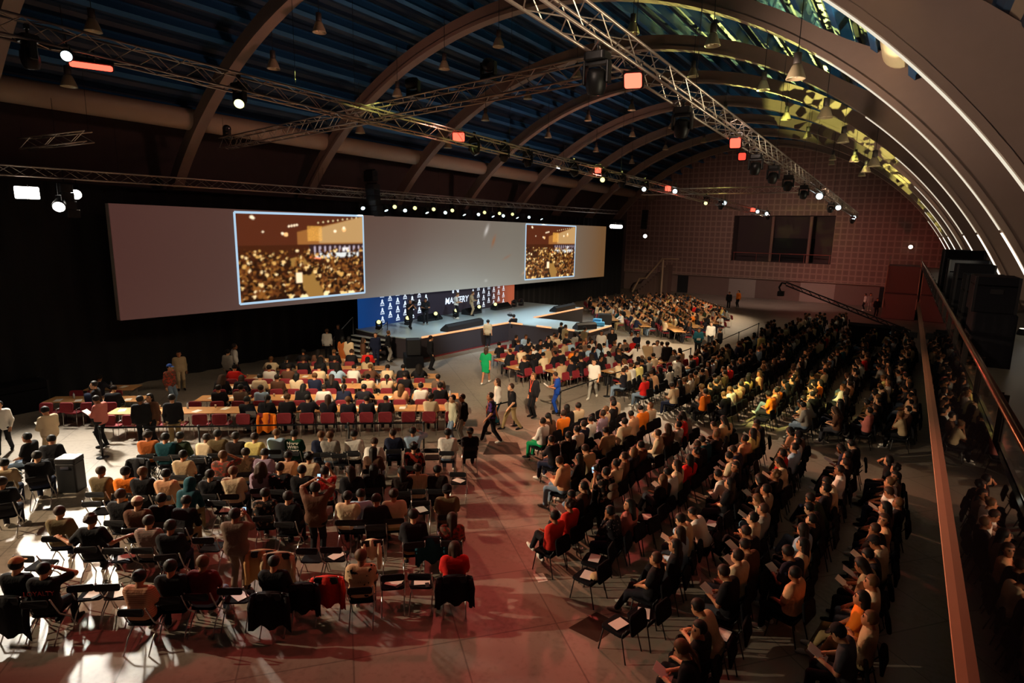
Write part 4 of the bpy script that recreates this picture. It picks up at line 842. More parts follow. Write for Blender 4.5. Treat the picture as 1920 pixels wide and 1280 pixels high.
def person(label, pos, rz, col, pose, hairk='short', sl='s', pants=None, lod=0, group=None, h=0, hy=True, st='t'):
    J = joints(pose); c, s_ = math.cos(rz), math.sin(rz); hx, hyy = J['Hc'][0], J['Hc'][1]
    x, y = (pos[0]-(hx*c-hyy*s_), pos[1]-(hx*s_+hyy*c)) if hy else pos[:2]
    t = thing('person', label, 'person', (x, y, h), rz, group); sc = rnd.uniform(.97, 1.03); t.scale = (sc, sc, sc)
    sk = rnd.choice(SKINC); b = put('body', part(pose, 'body', lod), t); b.color = (*sk, 1)
    sh = put('dress' if sl == 'd' else 'shirt', part(pose, 'shirt', lod, sl), t); sh.color = (*C[col], 1)
    if col in PRINTS: sh.material_slots[0].link = 'OBJECT'; sh.material_slots[0].material = PRINTS[col]
    if sl != 'd':
        tr = put({'t': 'trousers', 'k': 'shorts', 's': 'skirt'}[st], part(pose, 'trousers', lod, st), t); tr.color = (*C[pants or rnd.choice(['blk', 'blk', 'lblk', 'nav', 'dgry', 'den', 'kha', 'blk'])], 1)
    if lod < 2: 
        sc_ = rnd.choice(['wht', 'blk', 'blk', 'gry', 'wht'])
        for k_ in (0, 1): so = put('shoe', part(pose, 'shoes', 0 if lod == 0 else 1, k_), t); so.color = (*C[sc_], 1)
    hk = hairk; capc = None
    if hk.startswith('cap'): capc = hk[4:] or 'black'; hk = 'short'
    if hk == 'beard': hk = 'short'
    Mh = Matrix([list(r)+[0] for r in J['H']]+[[0, 0, 0, 1]]); Mh.translation = Vector(J['Hc'])
    ho = put('hair' if hk != 'hood' else 'hood', part(None, 'hair', lod, hk), t); ho.matrix_local = Mh; ho.color = (*(rnd.choice(HAIRC) if hk != 'hood' else C[col]), 1)
    if hk == 'hood': ho.material_slots[0].link = 'OBJECT'; ho.material_slots[0].material = CLOTH
    if capc:
        co = put('cap', part(None, 'cap', 0, 'back' if capc == 'back' else 'front'), t); co.matrix_local = Mh; co.color = (*{'tan': lin('#a87850'), 'white': lin('#d8c4b0'), 'blue': lin('#2a4a90'), 'red': lin('#b01c20')}.get(capc, lin('#17161a')), 1)
    return t, J
# ------------------------------------------------------------------ chairs and tables
def leg(m, pts, r=.011): m.tube(pts, r, 6); return m
F_SEAT = MB().slab(.42, .40, .03, (0, .10, .448), .05, bow=.006).mesh('seat', BLACKF)
F_BACK = MB().slab(.43, .13, .018, (0, -.25, .80), .05, Matrix.Rotation(math.radians(80), 4, 'X'), bow=.03).mesh('backrest', DARKP)
F_LEG = [MB().tube([(s*.215, .33, 0), (s*.215, .20, .25), (s*.215, -.05, .48), (s*.215, -.235, .86)], .012, 8).tube([(s*.205, -.26, 0), (s*.205, -.10, .22), (s*.205, .27, .445)], .012, 8).mesh('leg', CHROME, True) for s in (-1, 1)]
C_SEAT = MB().slab(.47, .45, .06, (0, .10, .435), .07).mesh('seat', BLACKF)
C_BACK = MB().slab(.46, .36, .05, (0, -.235, .69), .08, Matrix.Rotation(math.radians(80), 4, 'X'), bow=.035).mesh('backrest', BLACKF)
C_LEG = [MB().tube(p, .012, 6).mesh('leg', BLACKM, True) for p in ([(-.20, .27, .43), (-.24, .33, 0)], [(.20, .27, .43), (.24, .33, 0)], [(-.20, -.13, .52), (-.21, -.10, .43), (-.24, -.22, 0)], [(.20, -.13, .52), (.21, -.10, .43), (.24, -.22, 0)])]
C_FRAME = MB().tube([(-.20, -.13, .50), (-.20, -.19, .60)], .011, 6).tube([(.20, -.13, .50), (.20, -.19, .60)], .011, 6).tube([(-.21, .26, .42), (-.21, -.12, .42), (.21, -.12, .42), (.21, .26, .42), (-.21, .26, .42)], .010, 6).mesh('seat_frame', BLACKM, True)
R_SEAT = MB().slab(.47, .45, .06, (0, .10, .435), .07).mesh('seat', REDF); R_BACK = MB().slab(.46, .36, .05, (0, -.235, .69), .08, Matrix.Rotation(math.radians(80), 4, 'X'), bow=.035).mesh('backrest', REDF)
R_LEG = [MB().tube(p, .012, 6).mesh('leg', CHROME, True) for p in ([(-.23, .30, .0), (-.23, .27, .62), (-.23, -.16, .60)], [(.23, .30, .0), (.23, .27, .62), (.23, -.16, .60)], [(-.23, -.20, 0), (-.23, -.14, .60)], [(.23, -.20, 0), (.23, -.14, .60)])]
def whole(mats, *meshes):
    m = MB()
    for me, i in meshes: m.add([v.co[:] for v in me.vertices], [tuple(p.vertices) for p in me.polygons], i)
    return m.mesh('chair', mats)
C_ALL = whole([BLACKF, BLACKM], (C_SEAT, 0), (C_BACK, 0), (C_FRAME, 1), *[(l, 1) for l in C_LEG]); R_ALL = whole([REDF, CHROME], (R_SEAT, 0), (R_BACK, 0), *[(l, 1) for l in R_LEG])
def chair(kind, label, x, y, rz, group, full):
    nm = {'f': 'folding_chair', 'c': 'conference_chair', 'r': 'table_chair'}[kind]
    if not full and kind != 'f': return thing(nm, label, 'chair', (x, y, 0), rz, group, C_ALL if kind == 'c' else R_ALL)
    t = thing(nm, label, 'chair', (x, y, 0), rz, group)
    for n, me in {'f': [('seat', F_SEAT), ('backrest', F_BACK)]+[('leg', l) for l in F_LEG], 'c': [('seat', C_SEAT), ('backrest', C_BACK), ('seat_frame', C_FRAME)]+[('leg', l) for l in C_LEG], 'r': [('seat', R_SEAT), ('backrest', R_BACK)]+[('leg', l) for l in R_LEG]}[kind]: put(n, me, t)
    return t
T_TOP = MB().slab(1.78, .76, .03, (0, 0, .735), .015).mesh('table_top', WOOD)
T_LEG = [MB().tube([(s*.72, -.30, 0), (s*.72, -.26, .70)], .014, 6).tube([(s*.72, .30, 0), (s*.72, .26, .70)], .014, 6).tube([(s*.72, -.27, .60), (s*.72, .27, .60)], .01, 6).mesh('leg_frame', CHROME, True) for s in (-1, 1)]
def table(label, x, y, rz, group):
    t = thing('folding_table', label, 'table', (x, y, 0), rz, group); put('table_top', T_TOP, t)
    for l in T_LEG: put('leg_frame', l, t)
    return t
A4 = MB().box((0, 0, .002), (.21, .297, .004)).mesh('sheet', PAPER); CUPM = MB().lathe([(.025, 0), (.036, .10), (.038, .10), (.030, .09), (.022, .01)], n=12).mesh('cup', mat('cup_white', (.75, .7, .62), .7), True)
BOTM = MB().lathe([(.03, 0), (.032, .02), (.032, .15), (.012, .19), (.012, .205)], n=12).mesh('bottle', mat('clear_plastic', (.5, .55, .6), .12), True); BCAP = MB().lathe([(.014, .2), (.014, .222)], n=10).mesh('bottle_cap', mat('cap_blue', lin('#2a5aa0'), .5), True)
PHM = MB().slab(.075, .15, .009, (0, 0, .005), .012).mesh('body', DARKP); PHS = MB().box((0, 0, .0105), (.066, .135, .001)).mesh('screen', glow((.5, .75, 1), 1.2))
LAPB = MB().slab(.32, .22, .016, (0, 0, .008), .012).mesh('base', mat('laptop_grey', (.2, .2, .2), .4, .6)); LAPS = MB().slab(.32, .21, .008, (0, 0, .10), .01, Matrix.Rotation(math.radians(75), 4, 'X')).mesh('lid', MATS['laptop_grey']); LAPD = MB().box((0, 0, .105), (.29, .18, .001), Matrix.Rotation(math.radians(75), 4, 'X')).mesh('display', glow((.7, .85, 1), 1.6))
def sheet(label, x, y, z, rz, group=None, name='paper_sheet'): return thing(name, label, 'paper', (x, y, z), rz, group, A4)
def jacket(label, x, y, rz, col, cat='jacket', h=.50, w=.50):
    """A garment folded over a chair back, its sleeves hanging."""
    m = MB(); n = 10; prof = [(-.15, .62), (-.17, .80), (-.215, .885), (-.265, .86), (-.30, .70), (-.32, .86-h)]; vs = []
    for i in range(n+1):
        u = -1+2*i/n
        for j, (yy, z) in enumerate(prof): vs.append((u*w/2*(1+.06*j), yy-.025*math.cos(u*5)*(j > 2), z-.05*abs(u)**2-(.05*math.sin(u*7+1) if j == 5 else 0)))
    k = len(prof); fs = [(i*k+j, (i+1)*k+j, (i+1)*k+j+1, i*k+j+1) for i in range(n) for j in range(k-1)]
    o = len(vs); vs2 = [(x_, y_+.02*(1 if q % k > 2 else -1), z_-.012) for q, (x_, y_, z_) in enumerate(vs)]
    m.add(vs+vs2, fs+[tuple(q+o for q in f[::-1]) for f in fs]+[(j+(0 if e == 0 else n*k), j+1+(0 if e == 0 else n*k), j+1+o+(0 if e == 0 else n*k), j+o+(0 if e == 0 else n*k)) for j in range(k-1) for e in (0, 1)]+[(i*k+e, (i+1)*k+e, (i+1)*k+e+o, i*k+e+o) for i in range(n) for e in (0, k-1)])
    t = thing('jacket', label, cat, (x, y, 0), rz); b = m.build('body', CLOTH, t, smooth=True); b.color = (*C[col], 1)
    for s in (-1, 1): q = MB().tube([(s*w*.50, -.25, .80), (s*w*.56, -.30, .62), (s*w*.54, -.31, .40), (s*w*.52, -.29, .26)], [.05, .055, .05, .035], 8).build('sleeve', CLOTH, t, smooth=True); q.color = (*C[col], 1)
    return t
def backpack(label, x, y, rz, col='blk'):
    t = thing('backpack', label, 'bag', (x, y, 0), rz); m = MB(); vs, fs = surface([(V(-.10, 0, .12), V(.10, 0, .12), .11, .11), (V(-.08, .0, .34), V(.08, 0, .34), .10, .10), (V(-.06, .08, .13), V(.06, .08, .13), .07, .07)], .02, .05, lambda G, D: np.maximum(D, -G[..., 2]))
    b = m.add(vs.tolist(), fs.tolist()).build('body', CLOTH, t, smooth=True); b.color = (*C[col], 1)
    for s in (-1, 1): MB().tube([(s*.08, -.09, .40), (s*.09, -.15, .28), (s*.08, -.10, .06)], .014, 6).build('strap', BLACKF, t)
    return t
# ------------------------------------------------------------------ the left block of folding chairs
LB = {"F": [[-11.93, 2.95, "blk", "sit", "cap_tan", "l", "black jacket and tan cap"],
 [-11.46, 3.18, "blk", "handup", "short", "s", "black tee with red lettering on the back"],
 [-9.95, 3.99, "pchs", "sit", "bun", "s", "striped peach top"],
 [-9.79, 4.41, "blk", "sit", "short", "l", "broad black jacket"],
 [-9.51, 4.81, "dred", "sit", "short", "s", "dark red tee"],
 [-8.53, 5.52, "blk", "sit", "buzz", "s", "black tee with red collar"],
 [-7.44, 6.51, "bird", "sit", "short", "s", "cream tee with black bird print"],
 [-6.3, 7.73, "red", "sit", "bob", "s", "bright red top"]], "E": [[-13.68, 4.17, "olv", "sit", "short", "s", "olive tee"],
 [-12.68, 4.35, "blk", "armsout", "curly", "s", "black tee, arms spread over chairs"],
 [-11.79, 4.99, "gstr", "sit", "short", "s", "grey striped shirt"],
 [-11.2, 5.11, "blk", "sit", "short", "l", "black hoodie"],
 [-7.73, 8.16, "suit", "sit", "short", "l", "charcoal suit"],
 [-7.09, 8.62, "flor", "sit", "long", "l", "floral blouse"]], "D": [[-13.38, 5.17, "blk", "sit", "short", "l", "black sweater"],
 [-12.76, 5.22, "brn", "sit", "cap_white", "s", "brown tee and white cap"],
 [-12.6, 5.62, "blk", "sit", "short", "s", "black tee, face turned"],
 [-12.21, 5.93, "blk", "lean", "short", "l", "black pullover"],
 [-11.1, 7.07, "flok", "sit", "short", "s", "black patterned shirt"],
 [-10.47, 7.2, "blk", "sit", "short", "l", "black jumper"],
 [-9.51, 8.0, "crm", "sit", "short", "s", "cream tee"],
 [-9.49, 8.35, "lblu", "lean", "short", "s", "pale blue tee"],
 [-8.95, 8.31, "blk", "sit", "short", "l", "black sweatshirt"],
 [-8.75, 8.63, "crm", "sit", "bun", "s", "cream tee, hair up"],
 [-7.93, 9.46, "olv", "sit", "cap_back", "s", "olive brown tee"]], "C": [[-15.2, 5.52, "olh", "sit", "short", "l", "olive hoodie"],
 [-14.68, 5.82, "orn", "sit", "cap_black", "s", "orange tee"],
 [-14.24, 6.0, "blk", "sit", "short", "s", "black tee, brown hair"],
 [-13.81, 6.31, "pch", "sit", "short", "s", "peach tee"],
 [-13.02, 6.45, "teal", "lean", "hood", "l", "teal hood"],
 [-13.01, 6.91, "blk", "sit", "short", "l", "black shirt"],
 [-12.63, 7.26, "crm", "sit", "short", "s", "cream tee"],
 [-12.4, 7.83, "lav", "sit", "longfull", "l", "plaid lilac shirt and long hair"],
 [-11.98, 8.06, "blkp", "sit", "short", "s", "black tee with printed emblem"],
 [-11.43, 8.27, "blk", "sit", "short", "l", "plain black jumper"],
 [-11.0, 8.59, "wred", "phone", "short", "s", "white and red shirt"],
 [-10.45, 8.88, "blk", "sit", "long", "l", "black top and long hair"],
 [-10.18, 9.39, "blk", "sit", "long", "l", "black knit and brown hair"],
 [-9.56, 9.69, "leat", "sit", "long", "l", "black leather jacket and long hair"],
 [-9.33, 10.02, "crmp", "sit", "bun", "s", "cream pleated blouse"],
 [-8.95, 10.31, "leat", "sit", "short", "l", "black leather jacket"]], "B": [[-14.64, 7.14, "bei", "sit", "short", "s", "beige tee"],
 [-13.75, 7.67, "flor", "handup", "short", "s", "red floral shirt"],
 [-13.54, 8.15, "ltp", "sit", "short", "s", "pale patterned tee"],
 [-13.12, 8.41, "lav", "sit", "short", "s", "lilac grey tee"],
 [-12.62, 8.74, "pch", "sit", "short", "s", "peach tee"],
 [-12.04, 8.94, "crm", "sit", "curly", "s", "cream tee and curly hair"],
 [-11.08, 10.22, "brn", "sit", "long", "l", "brown top and long hair"],
 [-10.39, 11.02, "flred", "sit", "curly", "l", "red floral blouse and curly hair"]], "A": [[-16.74, 7.28, "orb", "sit", "curly", "s", "orange brown tee"],
 [-16.24, 7.49, "teal", "sit", "short", "l", "teal hoodie"],
 [-16.06, 7.79, "dgrn", "sit", "short", "l", "dark green jumper"],
 [-15.62, 8.28, "crm", "lean", "short", "l", "cream shirt"],
 [-15.34, 8.44, "olv", "sit", "short", "l", "olive jacket"],
 [-14.79, 8.64, "leat", "sit", "short", "l", "dark leather jacket"],
 [-14.38, 8.95, "yel", "sit", "short", "s", "pale yellow tee"],
 [-14.28, 9.56, "lblu", "sit", "short", "l", "pale blue shirt"],
 [-13.78, 9.78, "grn", "sit", "short", "s", "green tee with white lettering"],
 [-13.12, 10.17, "nav", "sit", "short", "s", "navy tee"],
 [-12.85, 10.26, "gry", "sit", "short", "s", "light grey tee"],
 [-12.42, 10.75, "wht", "sit", "short", "l", "white sweatshirt"],
 [-11.68, 10.82, "wht", "lean", "short", "l", "white shirt, reading"],
 [-11.69, 11.52, "nav", "sit", "short", "l", "dark navy jumper"],
 [-11.29, 11.94, "lblu", "handup", "short", "l", "light blue shirt"],
 [-10.34, 12.37, "wht", "sit", "short", "l", "white jumper"],
 [-10.0, 12.97, "blk", "sit", "cap_back", "s", "black tee"]]}
LBE = {"F": [[-11.36, 3.74],
 [-11.0, 4.03],
 [-9.19, 5.19],
 [-8.3, 5.96],
 [-8.11, 6.35],
 [-7.24, 7.08],
 [-6.83, 7.41]], "E": [[-13.2, 3.56],
 [-12.18, 4.63],
 [-11.19, 5.83],
 [-9.83, 6.2],
 [-9.5, 6.33],
 [-9.19, 6.78],
 [-8.84, 7.08],
 [-8.42, 7.7],
 [-7.52, 8.48]], "D": [[-14.71, 5.23],
 [-12.51, 6.9],
 [-8.82, 9.58]], "C": [[-15.31, 7.48],
 [-9.14, 11.38]], "B": [[-16.54, 7.0],
 [-16.58, 7.44],
 [-15.35, 7.89],
 [-12.59, 10.4],
 [-12.5, 10.71]], "A": [[-10.81, 12.22]]}
ROWN = dict(F='rearmost', E='second-last', D='third-last', C='third', B='second', A='front')
HD = math.radians(39.7)
def cpos(x, y, rz, back): return x+math.sin(rz)*back, y-math.cos(rz)*back
LBROOT = {}
for k, L in LB.items():
    nfe = 0
    for i, (x, y, col, pose, hk, sl, d) in enumerate(L):
        rz = HD+rnd.uniform(-.10, .10)
        if pose == 'sit' and rnd.random() < .35: pose = rnd.choice(['read', 'turn', 'sit', 'back', 'lean' if rnd.random() < .3 else 'sit'])
        t, J = person('person in %s, %s folding-chair row' % (d, ROWN[k]), (x, y), rz, col, pose, hk, sl, lod=0)
        LBROOT[(k, i)] = (t, J); bx, by = t.location[:2]
        chair('f', 'folding chair under the person in %s, %s row' % (d, ROWN[k]), bx, by, rz, 'folding chairs', True)
    for j, (x, y) in enumerate(LBE[k]): chair('f', 'empty folding chair, %s from left of the empty ones in the %s row' % (ORD[j], ROWN[k]), x, y, HD+rnd.uniform(-.12, .12), 'folding chairs', True)
def on_back(k, i, body, size, m, ext=.002, dz=.42, push=.175, **kw):
    t, J = LBROOT[(k, i)]; ln = math.atan2((J['N']-J['P'])[1], (J['N']-J['P'])[2]); p = J['P']+(J['N']-J['P'])*(dz/.5)
    text(body, size, (p[0], p[1]-push, p[2]), (math.radians(90)-ln, 0, 0), m, t, **kw)
on_back('F', 1, 'LOYALTY', .115, mat('red_lettering', lin('#b83a2c'), .7), dz=.33, push=.150)
on_back('A', 8, 'Never\nWrite\nNever', .125, mat('white_lettering', (.75, .72, .62), .7), dz=.36, push=.150, bold=.004)
jackets = [('F', 0, 'black coat hanging on the chair of the person in a tan cap', 'blk', .66), ('F', 5, 'black jacket over the chair of the person with the red collar', 'blk', .60), ('F', 7, 'black jacket over the chair of the person in bright red', 'blk', .5), ('A', 3, 'black jacket over the chair of the person in a cream shirt', 'blk', .55)]
for k, i, lab, c, h in jackets: t = LBROOT[(k, i)][0]; jacket(lab, t.location.x, t.location.y, t.rotation_euler.z, c, h=h, w=.56)
jacket('bright red jersey hanging on an empty chair in the rearmost row', *LBE['F'][4], HD, 'reds', 'jersey', .52)
jacket('dark jacket hanging beside the bright red jersey', *LBE['F'][3], HD, 'blk', 'jacket', .5)
jacket('beige coat draped over a chair left of the red-collared person', *LBE['E'][3], HD, 'tan', 'coat', .6); jacket('tan coat with a tear-shaped fold on an empty second-last row chair', *LBE['E'][4], HD, 'bei', 'coat', .55)
jacket('dark teal jacket on a chair behind the bright red top', *LBE['E'][8], HD, 'teal', 'jacket', .5); jacket('pale towel-like shirt hung on a chair in the second-last row', *LBE['E'][7], HD, 'crm', 'shirt', .35, .28)
jacket('black jacket on an empty chair, second row far left', *LBE['B'][0], HD, 'blk', 'jacket', .62)
for j, (k, i) in enumerate((('F', 0), ('F', 1), ('F', 2), ('F', 5), ('F', 6), ('E', 1), ('E', 6), ('E', 7), ('D', 1), ('D', 2), ('C', 1), ('B', 1))):
    x, y = LBE[k][i]; sheet('white paper on an empty folding chair, number %s from the camera side, %s row' % (ORD[j], ROWN[k]), x-.06, y+.08, .476, HD+.4*j)
    if j in (0, 3, 4, 5, 7): p = thing('phone', 'dark phone lying on the empty folding chair with paper, %s row, %s' % (ROWN[k], ORD[j]), 'phone', (x+.10, y+.05, .476), j); put('body', PHM, p)
def held_phone(lab, t, J):
    w = (J['arms'][0][2]+J['arms'][1][2])/2+V(0, .10, .07); M = Matrix.Translation(t.location) @ Matrix.Rotation(t.rotation_euler.z, 4, 'Z') @ Matrix.Translation(Vector(w)) @ Matrix.Rotation(math.radians(75), 4, 'X')
    p = thing('phone', lab, 'phone'); p.matrix_world = M; put('body', PHM, p); put('screen', PHS, p)
# far-left group beside the black case
for x, y, col, pose, hk, sl, d, hd in [[-19.19, 5.33, "blk", "sit", "short", "s", "dark sleeveless top", 130],
 [-18.68, 5.71, "blk", "lean", "short", "l", "black jacket beside the black case", 60],
 [-17.37, 4.98, "blk", "sit", "short", "l", "black hoodie, sitting sideways", 60],
 [-17.59, 4.39, "bei", "sit", "beard", "s", "beige tee and beard", 60],
 [-16.25, 3.97, "blk", "sit", "short", "s", "black tee at the left edge", 60]]:
    t, J = person('person in %s' % d, (x, y), math.radians(hd), col, pose, hk, sl, lod=0); chair('f', 'folding chair under the person in %s' % d, t.location.x, t.location.y, math.radians(hd), 'folding chairs', True)
fc = thing('flight_case', 'upright black case with a white paper on top at the left', 'flight case', (-17.75, 5.75, 0), math.radians(38))
MB().slab(.50, .42, .80, (0, 0, .40), .04).build('body', BLACKM, fc); MB().slab(.51, .43, .14, (0, 0, .87), .04).build('lid', BLACKM, fc); MB().box((0, -.22, .7), (.2, .02, .06)).build('handle', CHROME, fc)
sheet('white paper on top of the upright black case at the left', -17.8, 5.75, .942, .5)
# ------------------------------------------------------------------ tables on the left, facing the stage
Ux, Uy, Nx, Ny = .77, .638, -.638, .77
def UN(u, n): return (Ux*u+Nx*n, Uy*u+Ny*n)
PEOPLE = []; CHAIRS = []; TABLES = []
LT = [(20.0, -11.4, .5, 'first'), (21.5, -14.2, -11.2, 'left part of the second'), (21.5, -9.3, .4, 'second'), (23.1, -14.2, -11.8, 'left part of the third'), (23.1, -9.1, -.2, 'third'), (24.7, -9.2, -.5, 'fourth'), (26.3, -8.2, -3.0, 'fifth'), (27.9, -7.2, -3.6, 'sixth'), (20.2, -17.4, -15.4, 'far left')]
HINT1 = [((-17.9, 10.0), 'yel'), ((-14.3, 13.3), 'crm')]
rl = random.Random(77)
def rcol(r=rl): return r.choices(['blk', 'wht', 'crm', 'bei', 'gry', 'brn', 'nav', 'lblk', 'pch', 'olv', 'lblu', 'teal', 'red', 'orn', 'yel', 'pnk', 'tau', 'dgrn'], [38, 9, 11, 8, 5, 6, 6, 8, 5, 3, 3, 1.2, 2, 1, 1.5, 2, 4, 2])[0]
def rhair(r=rl): return r.choices(['short', 'buzz', 'long', 'bob', 'curly', 'bun', 'ponytail', 'cap_black', 'longfull'], [52, 9, 15, 4, 6, 3, 4, 3, 4])[0]
for n, u0, u1, nm in LT:
    nt_ = max(1, round((u1-u0)/1.82))
    for k in range(nt_):
        u = u0+(k+.5)*(u1-u0)/nt_; x, y = UN(u, n+.40); TABLES.append((x, y, math.atan2(Uy, Ux), 'wooden folding table, %s from left in the %s left-hand table row' % (ORD[k], nm)))
    k = 0; u = u0+.35
    while u < u1-.2:
        x, y = UN(u, n-.22); q = rl.random(); lab = '%s from left at the %s left-hand table row' % (ORD[k], nm)
        if nm == 'first' and u < -7.6: occ = False
        else: occ = q < (.45 if 'left' in nm else .84)
        CHAIRS.append(('r', x, y, HD+rl.uniform(-.12, .12), 'burgundy chair, '+lab))
        if occ: PEOPLE.append(dict(p=(x, y), rz=CHAIRS[-1][3], col=rcol(), pose=rl.choice(['table', 'table', 'lean', 'sit', 'read', 'turn', 'chin']), hair=rhair(), sl=rl.choice('sl'), lab=lab, blk='L'))
        u += rl.uniform(.62, .80); k += 1
# ------------------------------------------------------------------ the blocks of black chairs on the right
def block(tag_, rows, pitch, occ):
    for i, (x, y0, y1) in enumerate(rows):
        j = 0; y = y0
        while y < y1:
            lab = '%s from the near end, %s row of the %s' % (ORD[j], ORD[i], tag_); rz = math.radians(88)+rl.uniform(-.26, .20); xx = x+rl.uniform(-.11, .11)+.16*math.sin(y*.45+i*1.7)
            CHAIRS.append(('c', xx, y, rz, 'black chair, '+lab)); empty = tag_[0] == 'n' and (i, j) in ((4, 0), (5, 0), (5, 1), (6, 3))
            if not empty and (rl.random() < occ or (tag_[0] == 'n' and (i, j) == (3, 0))): PEOPLE.append(dict(p=(xx, y), rz=rz+rl.uniform(-.2, .1), col=rcol(), pose=rl.choice(['sit', 'back', 'read', 'cross', 'lean', 'turn', 'chin', 'back', 'read', 'cross', 'cross', 'read', 'handup']), hair=rhair(), sl=rl.choice('ssl'), lab=lab, blk='R1' if tag_[0] == 'n' else 'R2'))
            elif tag_[0] == 'n' and (empty or rl.random() < .5): SHEETS.append((xx-.1, y, .485, 'white paper on empty chair, '+lab.replace('the ', '')))
            y += pitch*rl.uniform(.90, 1.12); j += 1
SHEETS = []
block('near right block', [(-8.85, 15.0, 18.6), (-7.7, 13.8, 18.8), (-6.55, 12.5, 18.9), (-5.4, 9.9, 19.0), (-4.25, 9.5, 19.1), (-3.1, 8.5, 19.1), (-1.95, 7.5, 19.2), (-.8, 10.5, 19.2), (.2, 9.2, 18.0)], .57, .90)
block('far right block', [(-9.3, 22.9, 26.4), (-8.15, 22.3, 33), (-7.0, 21.9, 44), (-5.85, 21.7, 50), (-4.7, 21.9, 51), (-3.55, 22.2, 52), (-2.4, 22.0, 44), (-1.25, 22.2, 44.5), (-.2, 22.6, 45), (.6, 23, 45)], .60, .93)
def tblock(tag_, a, e1, e2, rows, occ, off=.62):
    rz = math.atan2(e1[1], e1[0]); face = math.atan2(e2[0], -e2[1])
    for i, (b, a0, a1) in enumerate(rows):
        n = max(1, round((a1-a0)/1.85))
        for k in range(n):
            s = a0+(k+.5)*(a1-a0)/n; TABLES.append((a[0]+e1[0]*s+e2[0]*b, a[1]+e1[1]*s+e2[1]*b, rz, 'wooden folding table, %s along the %s row of the %s' % (ORD[k], ORD[i], tag_)))
        s = a0+.3; k = 0
        while s < a1:
            for sd in (1, -1):
                if sd == -1 and rl.random() > (.62 if tag_[0] == 'f' else .45): continue
                x, y = a[0]+e1[0]*s+e2[0]*(b+sd*off), a[1]+e1[1]*s+e2[1]*(b+sd*off); lab = '%s place, %s row of the %s, %s side' % (ORD[k], ORD[i], tag_, 'near' if sd > 0 else 'stage'); f = face+(0 if sd > 0 else math.pi)
                CHAIRS.append(('r', x, y, f, 'burgundy chair, '+lab))
                if rl.random() < occ: PEOPLE.append(dict(p=(x, y), rz=f+rl.uniform(-.25, .25), col=rcol(), pose=rl.choice(['table', 'table', 'lean', 'sit', 'turn', 'chin']), hair=rhair(), sl=rl.choice('sl'), lab=lab, blk='T'))
            s += rl.uniform(.62, .78); k += 1
tblock('centre table group', (0, 0), (.27, .963), (.963, -.27), [(-23.4, 18.6, 25.2), (-21.8, 17.9, 25.8), (-20.2, 17.4, 26.3), (-18.6, 18.2, 26.5), (-17.0, 20.4, 26)], .90)
tblock('far table group', (0, 0), (.55, -.835), (.835, .55), [(7.3, -54, -42.5), (9.1, -56, -40), (10.9, -57, -38), (12.7, -58, -40), (14.5, -59, -42), (16.3, -58, -46)], .9)
